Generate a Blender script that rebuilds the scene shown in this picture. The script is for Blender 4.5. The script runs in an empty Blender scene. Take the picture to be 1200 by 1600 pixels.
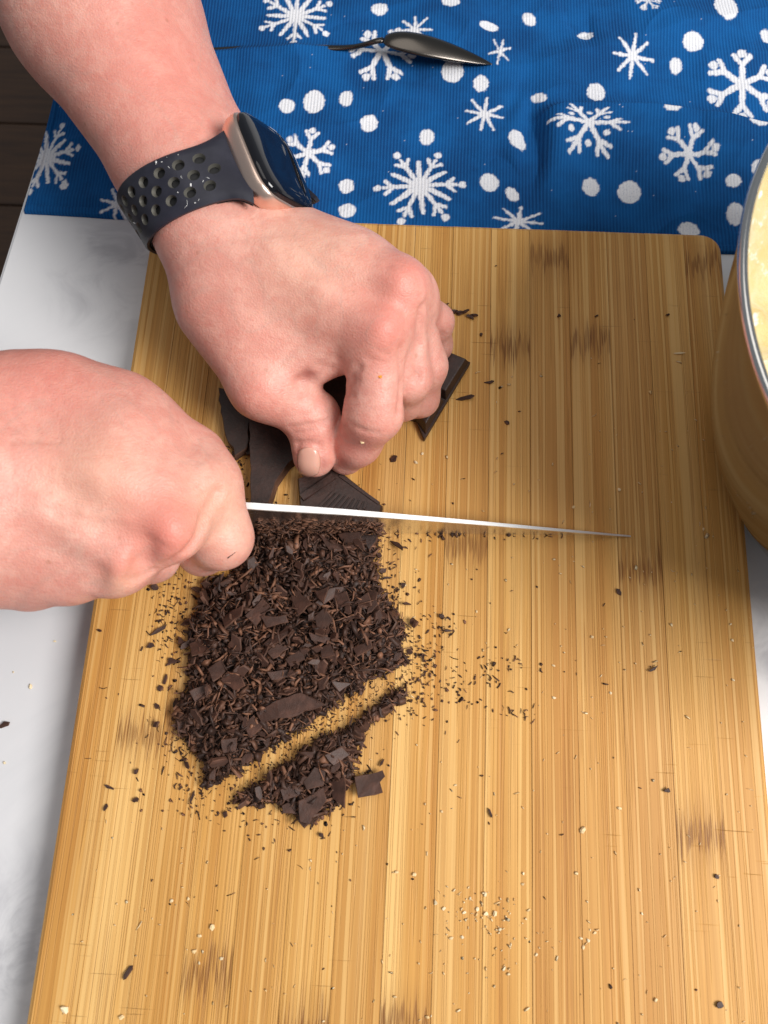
import bpy, bmesh, math, random
import numpy as np
from mathutils import Vector, Matrix
rng = np.random.default_rng(11)
random.seed(5)
S = bpy.context.scene
COL = S.collection

# ---------------------------------------------------------------- camera
FPX = 1250.0                                   # focal length for a 1200 x 1600 frame
def _cam():
    c = np.array([600., 800.])
    def line(p, q): return np.cross([p[0]-c[0], p[1]-c[1], 1.], [q[0]-c[0], q[1]-c[1], 1.])
    L = line((38, 1600), (228, 410)); R = line((1130, 400), (1195, 1150)); T = line((500, 343), (1100, 364))
    v = np.cross(L, R); v /= v[2]
    w = np.cross(T, [v[0], v[1], FPX*FPX]); w /= w[2]
    dy = np.array([v[0], v[1], FPX]); dy /= np.linalg.norm(dy)
    dx = np.array([w[0], w[1], FPX]); dx /= np.linalg.norm(dx)
    if dx[0] < 0: dx = -dx
    dz = np.cross(dx, dy)
    TR = np.cross(T, R); TR /= TR[2]; TL = np.cross(T, L); TL /= TL[2]
    a = np.array([TR[0], TR[1], FPX])/FPX; b = np.array([TL[0], TL[1], FPX])/FPX
    s = (dz @ a)/(dz @ b)
    k = 0.30/np.linalg.norm(a - s*b)
    M = np.stack([dx, dy, dz])
    return M, M @ (-k*a) + np.array([.15, 0, 0])
CM, CP = _cam()                                # rows: board axes in camera space; camera position (metres)
def ray(u, v): return CM @ np.array([(u-600)/FPX, (v-800)/FPX, 1.])
def W(u, v, z):                                # the point of the place seen at (u, v), z metres above the board top
    d = ray(u, v); t = (z-CP[2])/d[2]
    return CP + t*d
def Wm(u, v, zmm): return W(u, v, zmm*.001)
def depth(p): return float((np.asarray(p)-CP) @ CM[:, 2])
cam = bpy.data.cameras.new('camera'); cam.sensor_width = 36; cam.lens = FPX/1600*36
cam.clip_start = .01; cam.clip_end = 50
camo = bpy.data.objects.new('camera', cam); COL.objects.link(camo)
mw = Matrix.Identity(4)
for i in range(3):
    mw[i][0] = CM[i, 0]; mw[i][1] = -CM[i, 1]; mw[i][2] = -CM[i, 2]; mw[i][3] = CP[i]
camo.matrix_world = mw
cam.dof.use_dof = True; cam.dof.focus_distance = .385; cam.dof.aperture_fstop = 14
S.camera = camo

# ---------------------------------------------------------------- light
S.view_settings.view_transform = 'Standard'; S.view_settings.look = 'None'
S.view_settings.exposure = 0; S.view_settings.gamma = 1
wd = bpy.data.worlds.new('World'); S.world = wd; wd.use_nodes = True
wd.node_tree.nodes['Background'].inputs[0].default_value = (.86, .93, 1.0, 1)
wd.node_tree.nodes['Background'].inputs[1].default_value = .25
def area(name, loc, target, sx, sy, power, col):
    l = bpy.data.lights.new(name, 'AREA'); l.shape = 'RECTANGLE'; l.size = sx; l.size_y = sy
    l.energy = power; l.color = col
    o = bpy.data.objects.new(name, l); COL.objects.link(o); o.location = loc
    o.rotation_euler = (Vector(target)-Vector(loc)).to_track_quat('-Z', 'Y').to_euler()
    return o
area('window_light', (.98, -.50, 1.20), (0, -.15, 0), .74, .74, 37, (1.0, .975, .94))
area('overhead_fill', (-.15, .25, 1.5), (0, -.1, 0), 1.0, 1.0, 5.0, (1.0, .95, .88))  # soft fill added from above; no such fixture is seen
try:
    S.cycles.use_denoising = True
    S.cycles.max_bounces = 6
except Exception: pass

# ---------------------------------------------------------------- helpers
def link(o, parent=None):
    COL.objects.link(o)
    if parent is not None:
        o.parent = parent; o.matrix_parent_inverse = wmat(parent).inverted()
    return o
def wmat(o): return (wmat(o.parent) @ o.matrix_parent_inverse @ o.matrix_basis) if o.parent else o.matrix_basis.copy()
def tag(o, label=None, cat=None, group=None, kind=None):
    if label: o['label'] = label
    if cat: o['category'] = cat
    if group: o['group'] = group
    if kind: o['kind'] = kind
    return o
def empty(name, loc=(0, 0, 0)):
    o = bpy.data.objects.new(name, None); o.empty_display_size = .02
    o.location = loc
    return link(o)
def mesh_np(name, V, F, mat, parent=None, smooth=True):
    """V (n,3); F list of equal-length index arrays or list of tuples"""
    me = bpy.data.meshes.new(name)
    V = np.asarray(V, np.float32)
    if isinstance(F, np.ndarray):
        n, k = F.shape
        me.vertices.add(len(V)); me.vertices.foreach_set('co', V.ravel())
        me.loops.add(n*k); me.loops.foreach_set('vertex_index', F.astype(np.int32).ravel())
        me.polygons.add(n); me.polygons.foreach_set('loop_start', np.arange(0, n*k, k, dtype=np.int32))
        me.update(calc_edges=True); me.validate()
    else:
        me.from_pydata([tuple(map(float, v)) for v in V], [], [tuple(int(i) for i in f) for f in F])
    if smooth: me.polygons.foreach_set('use_smooth', np.ones(len(me.polygons), bool))
    if mat: me.materials.append(mat)
    o = bpy.data.objects.new(name, me)
    return link(o, parent)
def mesh_bm(name, bm, mat, parent=None, smooth=False):
    me = bpy.data.meshes.new(name); bm.normal_update(); bm.to_mesh(me); bm.free()
    if smooth: me.polygons.foreach_set('use_smooth', np.ones(len(me.polygons), bool))
    if mat: me.materials.append(mat)
    return link(bpy.data.objects.new(name, me), parent)
def vcol(o, name, C):
    at = o.data.attributes.new(name, 'FLOAT_COLOR', 'POINT')
    C = np.asarray(C, np.float32)
    if C.shape[1] == 3: C = np.c_[C, np.ones(len(C), np.float32)]
    at.data.foreach_set('color', C.astype(np.float32).ravel())
def hsh(ix, iy, seed):
    n = (ix.astype(np.int64)*374761393 + iy.astype(np.int64)*668265263 + seed*974711) & 0xffffffff
    n = ((n ^ (n >> 13))*1274126177) & 0xffffffff
    return ((n ^ (n >> 16)) & 0xffff)/65535.
def vnoise(x, y, seed=0):
    ix = np.floor(x).astype(np.int64); iy = np.floor(y).astype(np.int64)
    fx = x-ix; fy = y-iy; fx = fx*fx*(3-2*fx); fy = fy*fy*(3-2*fy)
    return (hsh(ix, iy, seed)*(1-fx)+hsh(ix+1, iy, seed)*fx)*(1-fy) + (hsh(ix, iy+1, seed)*(1-fx)+hsh(ix+1, iy+1, seed)*fx)*fy

class NT:                                       # small node-tree writer
    def __init__(s, name):
        s.m = bpy.data.materials.new(name); s.m.use_nodes = True
        s.t = s.m.node_tree; s.b = s.t.nodes['Principled BSDF']; s.out = s.t.nodes['Material Output']
    def n(s, typ, **k):
        nd = s.t.nodes.new(typ)
        for a, v in k.items(): setattr(nd, a, v)
        return nd
    def put(s, sock, v):
        if isinstance(v, bpy.types.NodeSocket): s.t.links.new(v, sock)
        elif v is not None: sock.default_value = v
    def bs(s, **k):
        for a, v in k.items(): s.put(s.b.inputs[a.replace('_', ' ')], v)
    def math(s, op, a, b=None, c=None, clamp=False):
        nd = s.n('ShaderNodeMath', operation=op, use_clamp=clamp)
        s.put(nd.inputs[0], a); s.put(nd.inputs[1], b) if b is not None else None
        if c is not None: s.put(nd.inputs[2], c)
        return nd.outputs[0]
    def mix(s, f, a, b, mode='MIX'):
        nd = s.n('ShaderNodeMix', data_type='RGBA', blend_type=mode)
        s.put(nd.inputs[0], f); s.put(nd.inputs[6], a); s.put(nd.inputs[7], b)
        return nd.outputs[2]
    def ramp(s, f, stops):
        nd = s.n('ShaderNodeValToRGB'); cr = nd.color_ramp
        while len(cr.elements) < len(stops): cr.elements.new(.5)
        for e, (p, c) in zip(cr.elements, stops):
            e.position = p; e.color = c if len(c) == 4 else (*c, 1)
        s.put(nd.inputs[0], f); return nd.outputs[0]
    def smooth(s, x, a, b):
        nd = s.n('ShaderNodeMapRange', interpolation_type='SMOOTHSTEP')
        s.put(nd.inputs[0], x); nd.inputs[1].default_value = a; nd.inputs[2].default_value = b
        return nd.outputs[0]
    def coord(s, which='Object'): return s.n('ShaderNodeTexCoord').outputs[which]
    def scale(s, vec, sx, sy, sz):
        nd = s.n('ShaderNodeMapping'); s.put(nd.inputs[0], vec); nd.inputs['Scale'].default_value = (sx, sy, sz)
        return nd.outputs[0]
    def noise(s, vec, scale=1., detail=2., rough=.5, dist=0.):
        nd = s.n('ShaderNodeTexNoise'); s.put(nd.inputs['Vector'], vec)
        nd.inputs['Scale'].default_value = scale; nd.inputs['Detail'].default_value = detail
        nd.inputs['Roughness'].default_value = rough; nd.inputs['Distortion'].default_value = dist
        return nd.outputs[0]
    def voro(s, vec, scale, feature='F1'):
        nd = s.n('ShaderNodeTexVoronoi', feature=feature); s.put(nd.inputs['Vector'], vec)
        nd.inputs['Scale'].default_value = scale
        return nd.outputs['Distance']
    def sep(s, vec):
        nd = s.n('ShaderNodeSeparateXYZ'); s.put(nd.inputs[0], vec); return nd.outputs
    def attr(s, name, typ='GEOMETRY'):
        nd = s.n('ShaderNodeAttribute', attribute_name=name, attribute_type=typ); return nd.outputs
    def bump(s, h, dist, strength=1., normal=None):
        nd = s.n('ShaderNodeBump'); s.put(nd.inputs['Height'], h)
        nd.inputs['Distance'].default_value = dist; nd.inputs['Strength'].default_value = strength
        if normal is not None: s.put(nd.inputs['Normal'], normal)
        s.put(s.b.inputs['Normal'], nd.outputs[0]); return nd.outputs[0]
def plain(name, col, rough=.5, metal=0., **k):
    t = NT(name); t.bs(Base_Color=(*col, 1), Roughness=rough, Metallic=metal, **k)
    return t
# ---------------------------------------------------------------- setting: counter, floor
t = NT('marble_laminate')
v = t.n('ShaderNodeNewGeometry').outputs['Position']
w1 = t.noise(v, 3.2, 6, .62, 1.6)
vein = t.math('ABSOLUTE', t.math('SUBTRACT', w1, .5))
veinm = t.math('MULTIPLY', t.ramp(vein, [(0, (1, 1, 1)), (.035, (.25, .25, .25)), (.11, (0, 0, 0))]), t.smooth(t.noise(v, 5., 3), .38, .7))
cloud = t.smooth(t.noise(t.scale(v, 1, 1, 1), 7., 5, .6, .8), .44, .76)
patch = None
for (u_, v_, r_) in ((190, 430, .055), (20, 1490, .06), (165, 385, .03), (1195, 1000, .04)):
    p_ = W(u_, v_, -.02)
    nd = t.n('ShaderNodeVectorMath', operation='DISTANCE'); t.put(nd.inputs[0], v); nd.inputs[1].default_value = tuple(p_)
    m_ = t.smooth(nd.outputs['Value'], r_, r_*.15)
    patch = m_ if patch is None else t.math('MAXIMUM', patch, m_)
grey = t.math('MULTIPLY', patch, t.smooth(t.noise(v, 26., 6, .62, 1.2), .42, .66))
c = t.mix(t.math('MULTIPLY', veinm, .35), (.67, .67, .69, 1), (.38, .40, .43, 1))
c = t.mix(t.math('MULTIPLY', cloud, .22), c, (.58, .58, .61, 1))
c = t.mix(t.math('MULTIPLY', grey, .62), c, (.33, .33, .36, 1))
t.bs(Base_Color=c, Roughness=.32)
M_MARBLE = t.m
ZC = -.02
# the counter's left edge follows the photographed one
e0 = W(0, 418, ZC); e1 = W(78, 170, ZC)
ang = math.atan2(e1[0]-e0[0], e1[1]-e0[1])
bm = bmesh.new()
bmesh.ops.create_cube(bm, size=1)
for q in bm.verts: q.co = Vector((q.co.x*1.5+.75, q.co.y*2.4, q.co.z*.038-.019))
bmesh.ops.bevel(bm, geom=bm.edges[:], offset=.003, segments=3, affect='EDGES')
ct = mesh_bm('countertop', bm, M_MARBLE, smooth=False); ct['kind'] = 'structure'
ct.location = (e0[0], e0[1], ZC); ct.rotation_euler = (0, 0, -ang)
M_FLOOR = NT('dark_wood_floor')
g = M_FLOOR.noise(M_FLOOR.scale(M_FLOOR.coord(), 3, 40, 3), 2., 4, .6)
M_FLOOR.bs(Base_Color=M_FLOOR.ramp(g, [(.3, (.05, .022, .010)), (.7, (.10, .045, .018))]), Roughness=.45)
fl = mesh_np('floor', [(-4, -4, -.925), (4, -4, -.925), (4, 4, -.925), (-4, 4, -.925)], [(0, 1, 2, 3)], M_FLOOR.m, smooth=False)
fl['kind'] = 'structure'
pb = None
for i in range(14):
    y = -1.3 + i*.19
    if pb is None:
        bm = bmesh.new(); bmesh.ops.create_cube(bm, size=1)
        for q in bm.verts: q.co = Vector((q.co.x*2.6, q.co.y*.186, q.co.z*.012))
        bmesh.ops.bevel(bm, geom=bm.edges[:], offset=.0015, segments=1, affect='EDGES')
        pb = mesh_bm('floor_plank', bm, M_FLOOR.m, fl)
        o = pb
    else:
        o = pb.copy(); link(o); o.parent = fl
    o.location = (-1.5 + .13*(i % 3), y, -.915)

# ---------------------------------------------------------------- cutting board
t = NT('bamboo')
v = t.coord()
rnd = t.attr('tone', 'OBJECT')[2]
sh = t.n('ShaderNodeCombineXYZ'); t.put(sh.inputs[0], t.math('MULTIPLY', rnd, 7.3)); t.put(sh.inputs[1], t.math('MULTIPLY', rnd, 3.1))
va = t.n('ShaderNodeVectorMath', operation='ADD'); t.put(va.inputs[0], v); t.put(va.inputs[1], sh.outputs[0]); vo = va.outputs[0]
wob = t.noise(t.scale(vo, 30, 5, 1), 1., 2)
wx = t.n('ShaderNodeCombineXYZ'); t.put(wx.inputs[0], t.math('MULTIPLY', wob, .0012))
vb = t.n('ShaderNodeVectorMath', operation='ADD'); t.put(vb.inputs[0], vo); t.put(vb.inputs[1], wx.outputs[0]); vs = vb.outputs[0]
fib = t.noise(t.scale(vs, 560, 3.0, 1), 1., 1, .5)            # vascular bundles, about 2 mm apart
fib2 = t.noise(t.scale(vs, 1700, 9, 1), 1., 2, .55)
broad = t.noise(t.scale(vo, 85, 2.2, 1), 1., 2, .5)
blot = t.noise(t.scale(vo, 14, 9, 1), 1., 4, .6)
base = t.ramp(broad, [(.28, (.50, .226, .049)), (.48, (.63, .337, .092)), (.72, (.76, .465, .168))])
ton = t.mix(t.math('MULTIPLY', rnd, .6), base, (.43, .195, .05, 1))
c = t.mix(t.math('MULTIPLY', t.smooth(fib, .50, .68), .30), ton, (.34, .145, .030, 1))
c = t.mix(t.math('MULTIPLY', t.smooth(fib, .46, .34), .38), c, (.74, .49, .20, 1))
c = t.mix(t.math('MULTIPLY', t.smooth(fib2, .50, .70), .28), c, (.36, .155, .035, 1))
lines = t.smooth(t.math('ABSOLUTE', t.math('SUBTRACT', fib, .5)), .034, .010)
c = t.mix(t.math('MULTIPLY', lines, t.math('ADD', .14, t.math('MULTIPLY', t.smooth(blot, .35, .65), .32))), c, (.27, .105, .022, 1))
c = t.mix(t.math('MULTIPLY', t.smooth(blot, .52, .75), .22), c, (.38, .17, .045, 1))
# a node of the cane: ragged dark fringe, one or two per strip, placed by the strip's own properties
sp = t.sep(v)
rag = t.math('MULTIPLY', t.math('SUBTRACT', t.noise(t.scale(vo, 620, 18, 1), 1., 3, .75), .5), .046)
knot = None
for nm in ('node_a', 'node_b', 'node_c'):
    d = t.math('SUBTRACT', sp[1], t.attr(nm, 'OBJECT')[2])
    dd = t.math('ABSOLUTE', t.math('ADD', d, rag))
    k1 = t.smooth(dd, .0085, .0020)
    halo = t.math('MULTIPLY', t.smooth(t.math('ABSOLUTE', d), .020, .004), .30)
    k = t.math('MAXIMUM', k1, halo)
    knot = k if knot is None else t.math('MAXIMUM', knot, k)
kt = t.math('MULTIPLY', knot, t.math('ADD', .35, t.math('MULTIPLY', t.smooth(fib2, .38, .62), .65)))
c = t.mix(t.math('MULTIPLY', kt, .85), c, (.17, .060, .014, 1))
# old knife cuts
cuts = None
for a_, o_ in ((.16, .0), (.32, 2.0), (-.05, 5.)):
    m_ = t.n('ShaderNodeMapping'); t.put(m_.inputs[0], v); m_.inputs['Rotation'].default_value = (0, 0, a_); m_.inputs['Location'].default_value = (o_, o_*.7, 0)
    m_.inputs['Scale'].default_value = (28, 900, 1)
    s_ = t.noise(m_.outputs[0], 1., 1, .5)
    s_ = t.smooth(s_, .735, .79)
    cuts = s_ if cuts is None else t.math('MAXIMUM', cuts, s_)
cuts = t.math('MULTIPLY', cuts, t.smooth(t.noise(v, 9., 2), .48, .62))
c = t.mix(t.math('MULTIPLY', cuts, .45), c, (.22, .10, .035, 1))
rg = t.math('ADD', .40, t.math('MULTIPLY', fib, .16))
t.bs(Base_Color=c, Roughness=rg)
t.b.inputs['Specular IOR Level'].default_value = .24
t.bump(t.math('SUBTRACT', t.math('MULTIPLY', lines, -.7), t.math('ADD', cuts, t.math('MULTIPLY', kt, .5))), .00022, .8)
M_BAMBOO = t.m
board = empty('cutting_board', (0, 0, 0))
tag(board, 'bamboo cutting board of long laminated strips, scattered with chopped chocolate', 'cutting board')
NODES = {1: (W(170, 1145, 0)[1],), 2: (W(215, 1128, 0)[1],), 3: (W(240, 1512, 0)[1],), 0: (), 4: (-.42,), 5: (W(340, 1598, 0)[1],), 7: (W(555, 1597, 0)[1],), 8: (W(735, 850, 0)[1],),
         9: (W(803, 540, 0)[1],), 10: (W(868, 405, 0)[1], ), 11: (W(932, 535, 0)[1],), 12: (W(1005, 890, 0)[1],), 13: (W(1110, 1305, 0)[1],), 14: (W(1106, 408, 0)[1],)}
LY = .44; TH = .0195; sw = .02
tones = [.30, .05, .45, .12, .55, .25, .70, .15, .45, .18, .75, .62, 1.0, .40, .55]
for i in range(15):
    x0 = -.15+i*sw; x1 = x0+sw
    g_ = .00003
    xa = x0+(g_ if i > 0 else 0); xb = x1-(g_ if i < 14 else 0)
    # outline with rounded board corners on the outer strips, then extruded with a small top chamfer
    rc = .011
    pts = []
    def arc(cx, cy, a0, a1):
        for k in range(9):
            a = math.radians(a0+(a1-a0)*k/8); pts.append((cx+rc*math.cos(a), cy+rc*math.sin(a)))
    if i == 14: pts += [(xa, -LY)]; arc(xb-rc, -LY+rc, -90, 0); arc(xb-rc, -rc, 0, 90); pts += [(xa, 0)]
    elif i == 0: pts += [(xb, -LY), (xb, 0)]; arc(xa+rc, -rc, 90, 180); arc(xa+rc, -LY+rc, 180, 270)
    else: pts += [(xa, -LY), (xb, -LY), (xb, 0), (xa, 0)]
    n = len(pts); P = np.array(pts); cen = P.mean(0)
    def ins(d):
        Q = P.copy()
        lo, hi = xa, xb
        dl = d if i == 0 else d*.03; dh = d if i == 14 else d*.03
        Q[:, 0] = np.where(P[:, 0] < (lo+hi)/2, P[:, 0]+dl*np.clip(1-(P[:, 0]-lo)/.006, 0, 1), P[:, 0]-dh*np.clip(1-(hi-P[:, 0])/.006, 0, 1))
        Q[:, 1] = np.where(P[:, 1] > -LY/2, P[:, 1]-d*np.clip(1+P[:, 1]/.008, 0, 1), P[:, 1]+d*np.clip(1-(P[:, 1]+LY)/.008, 0, 1))
        return Q
    dz_ = -.00004*(i*7 % 5)
    rings = [(P, -TH), (P, -.0026), (ins(.0007), -.0010+dz_), (ins(.0024), 0.+dz_)]
    V = np.concatenate([np.c_[q, np.full(n, z)] for q, z in rings])
    F = [tuple(range(n))[::-1], tuple(range(3*n, 4*n))]
    for r in range(3):
        for k in range(n):
            k2 = (k+1) % n
            F.append((r*n+k, r*n+k2, (r+1)*n+k2, (r+1)*n+k))
    o = mesh_np('bamboo_strip', V, F, M_BAMBOO, board, smooth=False)
    o['tone'] = tones[i]
    kk = list(NODES.get(i, ()))+[9., 9., 9.]
    o['node_a'], o['node_b'], o['node_c'] = float(kk[0]), float(kk[1]), float(kk[2])
# ---------------------------------------------------------------- skin: signed distance fields of tapered limbs, meshed by surface nets
def smin(a, b, k):
    h = np.clip(.5+.5*(b-a)/k, 0, 1)
    return b*(1-h)+a*h-k*h*(1-h)
def cone(p, a, b, ra, rb):
    ab = b-a; t = np.clip(((p-a) @ ab)/(ab @ ab), 0, 1)
    return np.linalg.norm(p-a-t[:, None]*ab, axis=1)-(ra+(rb-ra)*t)
def segd(p, a, b):
    ab = b-a; t = np.clip(((p-a) @ ab)/max(ab @ ab, 1e-12), 0, 1)
    return np.linalg.norm(p-a-t[:, None]*ab, axis=1)
class Limb:
    """palm: list of (a, b, ra, rb, k); chains: list of (joints, radii, root, kroot); marks: (a, b, width, amplitude)"""
    def __init__(s): s.palm = []; s.chains = []; s.marks = []
    def __call__(s, p):
        d = None
        for a, b, ra, rb, k in s.palm:
            c = cone(p, a, b, ra, rb); d = c if d is None else smin(d, c, k)
        for J, R, root, kr, fall in s.chains:
            c = None
            for i in range(len(J)-1):
                e = cone(p, J[i], J[i+1], R[i], R[i+1]); c = e if c is None else smin(c, e, .0045)
            kk = .0012+kr*np.exp(-(np.linalg.norm(p-root, axis=1)/fall)**2)
            d = smin(d, c, kk)
        for a, b, w, amp in s.marks:
            d = d-amp*np.exp(-(segd(p, a, b)/w)**2)
        return d
def grad(f, p, e=2e-4):
    g = np.stack([f(p+np.array(q)*e)-f(p-np.array(q)*e) for q in ((1, 0, 0), (0, 1, 0), (0, 0, 1))], 1)/(2*e)
    return g
def surface(f, lo, hi, h):
    lo = np.array(lo); n = np.ceil((np.array(hi)-lo)/(h*8)).astype(int)*8+1
    nb = (n-1)//8
    cx = np.stack(np.meshgrid(*[np.arange(m) for m in nb], indexing='ij'), -1).reshape(-1, 3)
    cc = lo+(cx*8+4)*h
    dc = f(cc)
    D = np.empty(tuple(n), np.float32)
    sgn = np.repeat(np.repeat(np.repeat(dc.reshape(tuple(nb)), 8, 0), 8, 1), 8, 2)
    D[:-1, :-1, :-1] = sgn; D[-1] = 1; D[:, -1] = 1; D[:, :, -1] = 1
    act = cx[np.abs(dc) < 8*h*.9+.004]
    loc = np.stack(np.meshgrid(*[np.arange(9)]*3, indexing='ij'), -1).reshape(-1, 3)
    for i in range(0, len(act), 200):
        idx = (act[i:i+200, None, :]*8+loc).reshape(-1, 3)
        D[idx[:, 0], idx[:, 1], idx[:, 2]] = f(lo+idx*h)
    I = D < 0
    c = np.zeros(tuple(n-1), np.int8)
    for a in (0, 1):
        for b in (0, 1):
            for g in (0, 1): c += I[a:n[0]-1+a, b:n[1]-1+b, g:n[2]-1+g]
    cells = np.argwhere((c > 0) & (c < 8))
    idm = np.full(tuple(n-1), -1, np.int32); idm[tuple(cells.T)] = np.arange(len(cells))
    acc = np.zeros((len(cells), 3)); cnt = np.zeros(len(cells))
    corners = [(a, b, g) for a in (0, 1) for b in (0, 1) for g in (0, 1)]
    for A in corners:
        for ax in range(3):
            if A[ax]: continue
            B = list(A); B[ax] = 1
            va = D[cells[:, 0]+A[0], cells[:, 1]+A[1], cells[:, 2]+A[2]]; vb = D[cells[:, 0]+B[0], cells[:, 1]+B[1], cells[:, 2]+B[2]]
            m = (va < 0) != (vb < 0)
            t = np.where(m, va/np.where(m, va-vb, 1), 0)
            q = np.repeat(np.array(A, float)[None], len(cells), 0); q[:, ax] += t
            acc += q*m[:, None]; cnt += m
    V = lo+(cells+acc/cnt[:, None])*h
    F = []
    for ax in range(3):
        o = [0, 1, 2]; o.remove(ax); u, w = o
        sl0 = [slice(None)]*3; sl1 = [slice(None)]*3; sl0[ax] = slice(0, -1); sl1[ax] = slice(1, None)
        a = I[tuple(sl0)]; b = I[tuple(sl1)]
        e = np.argwhere(a != b)
        e = e[(e[:, u] > 0) & (e[:, w] > 0) & (e[:, u] < n[u]-1) & (e[:, w] < n[w]-1)]
        du = np.zeros(3, int); du[u] = 1; dw = np.zeros(3, int); dw[w] = 1
        q = np.stack([idm[tuple((e-du-dw).T)], idm[tuple((e-dw).T)], idm[tuple(e.T)], idm[tuple((e-du).T)]], 1)
        flip = a[tuple(e.T)]
        if ax == 1: flip = ~flip
        q[~flip] = q[~flip][:, ::-1]
        F.append(q)
    F = np.concatenate(F); F = F[(F >= 0).all(1)]
    for _ in range(2):
        d = f(V); g = grad(f, V); V = V-np.clip(d, -h, h)[:, None]*g/np.maximum((g*g).sum(1), .2)[:, None]
    return V, F

t = NT('skin')
v = t.coord()
rd = t.attr('red')[0]
sepc = t.n('ShaderNodeSeparateColor'); t.put(sepc.inputs[0], rd)
mott = t.noise(v, 95, 5, .65, .6); mott2 = t.noise(v, 260, 3, .6)
vein_ = t.smooth(t.math('ABSOLUTE', t.math('SUBTRACT', t.noise(v, 30, 2, .5, .8), .5)), .03, .0)
c = t.mix(t.smooth(mott, .35, .68), (.62, .285, .230, 1), (.70, .375, .305, 1))
c = t.mix(t.math('MULTIPLY', t.smooth(mott2, .48, .70), .5), c, (.62, .24, .19, 1))
c = t.mix(t.math('MULTIPLY', sepc.outputs[0], .85), c, (.63, .185, .145, 1))
c = t.mix(t.math('MULTIPLY', sepc.outputs[1], .8), c, (.74, .47, .31, 1))
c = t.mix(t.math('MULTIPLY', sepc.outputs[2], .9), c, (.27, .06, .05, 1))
c = t.mix(t.math('MULTIPLY', vein_, .16), c, (.42, .30, .25, 1))
fol = t.math('MULTIPLY', t.smooth(t.voro(v, 330), .16, .06), t.smooth(t.noise(v, 60, 2), .42, .62))
c = t.mix(t.math('MULTIPLY', fol, .22), c, (.36, .13, .10, 1))
frk = t.voro(v, 62)
c = t.mix(t.math('MULTIPLY', t.smooth(frk, .075, .04), .35), c, (.36, .15, .09, 1))
t.bs(Base_Color=c, Roughness=t.math('ADD', .40, t.math('MULTIPLY', mott2, .14)))
t.b.inputs['Subsurface Weight'].default_value = .22
t.b.inputs['Subsurface Radius'].default_value = (1.0, .35, .2)
t.b.inputs['Subsurface Scale'].default_value = .004
t.b.inputs['Specular IOR Level'].default_value = .42
pore = t.voro(v, 1150)
wr = t.noise(t.scale(v, 380, 900, 600), 1., 3, .6, .8)
t.bump(t.math('ADD', t.math('MULTIPLY', pore, .6), wr), .00040, .5)
M_SKIN = t.m
M_NAIL = plain('fingernail', (.62, .335, .26), .25); M_NAIL.b.inputs['Specular IOR Level'].default_value = .5
M_NAIL.b.inputs['Subsurface Weight'].default_value = .15; M_NAIL.b.inputs['Subsurface Scale'].default_value = .002
M_NAIL = M_NAIL.m

def skin_obj(name, f, lo, hi, h, parent, red):
    V, F = surface(f, lo, hi, h)
    o = mesh_np(name, V, F, M_SKIN, parent)
    C = np.zeros((len(V), 3))
    for ch, p, w, a in red:
        C[:, ch] += a*np.exp(-(np.linalg.norm(V-p, axis=1)/w)**2)
    vcol(o, 'red', np.clip(C, 0, 1))
    return o
def wpx(rpx, p): return rpx*depth(p)/FPX

person = empty('person', (-.30, 0.02, .06))
tag(person, 'bare forearms and hands at the board, one steadying dark chocolate, one gripping the knife', 'person')

# ---- the upper hand (wearing the watch) holding the chocolate
L = Limb()
P = Wm
fw0 = P(296, 262, 55); fw1 = P(165, 25, 76); fw2 = P(-20, -330, 120); fw3 = P(-120, -560, 150)
axis = (fw1-fw0)/np.linalg.norm(fw1-fw0)
vw = CP-fw0; vw /= np.linalg.norm(vw)
vw = vw-axis*(vw @ axis); vw /= np.linalg.norm(vw)
q_ = np.cross(axis, vw); q_ /= np.linalg.norm(q_)
if (CM.T @ q_)[0] < 0: q_ = -q_
nd_ = .80*q_+.60*vw                              # dorsal direction of the wrist
wd_ = -.60*q_+.80*vw                             # towards the thumb side
for sg in (-1, 1):
    L.palm.append((fw0+wd_*.008*sg, fw1+wd_*.007*sg, .0258, .0375, .01))
    L.palm.append((fw1+wd_*.007*sg, fw2, .0375, .044, .01))
L.palm.append((fw2, fw3, .044, .046, .01))
wr0 = P(345, 352, 56)
for sg in (-1, 1):
    L.palm.append((fw0+wd_*.008*sg, wr0+wd_*.008*sg, .0258, .0252, .012))
iM, mM, rM, pM = P(588, 520, 62), P(615, 452, 66), P(632, 462, 54), P(640, 475, 42)
L.palm += [(P(352, 410, 56), iM, .0200, .0128, .014), (P(380, 395, 60), mM, .0200, .0130, .014),
           (P(400, 380, 54), rM, .0190, .0125, .014), (P(415, 380, 44), pM, .0190, .0120, .014),
           (P(400, 470, 46), P(500, 470, 48), .0250, .0200, .016), (P(430, 405, 52), P(545, 425, 58), .0190, .0165, .014)]
tC, tM, tI, tT = P(352, 480, 48), P(412, 600, 40), P(488, 652, 29), P(491, 712, 20)
L.palm += [(tC, tM, .0210, .0148, .014), (P(420, 520, 46), P(470, 560, 44), .0170, .0120, .014),
           (P(455, 560, 44), P(545, 545, 50), .0095, .0100, .010)]
L.chains.append(([tM, tI, tT], [.0142, .0118, .0098], tM, .012, .022))
iP, iD, iT = P(584, 645, 42), P(558, 690, 22), P(540, 712, 11)
L.chains.append(([iM, iP, iD, iT], [.0125, .0122, .0106, .0090], iM, .010, .020))
mP, mD, mT = P(638, 590, 38), P(630, 625, 18), P(610, 640, 9)
L.chains.append(([mM, mP, mD, mT], [.0125, .0102, .0090, .0076], mM, .010, .020))
rP, rD, rT = P(664, 572, 32), P(656, 622, 14), P(640, 630, 9)
L.chains.append(([rM, rP, rD, rT], [.0115, .0096, .0085, .0074], rM, .008, .018))
pP, pD, pT = P(681, 502, 28), P(682, 540, 13), P(668, 560, 8)
L.chains.append(([pM, pP, pD, pT], [.0105, .0078, .0070, .0064], pM, .008, .016))
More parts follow.
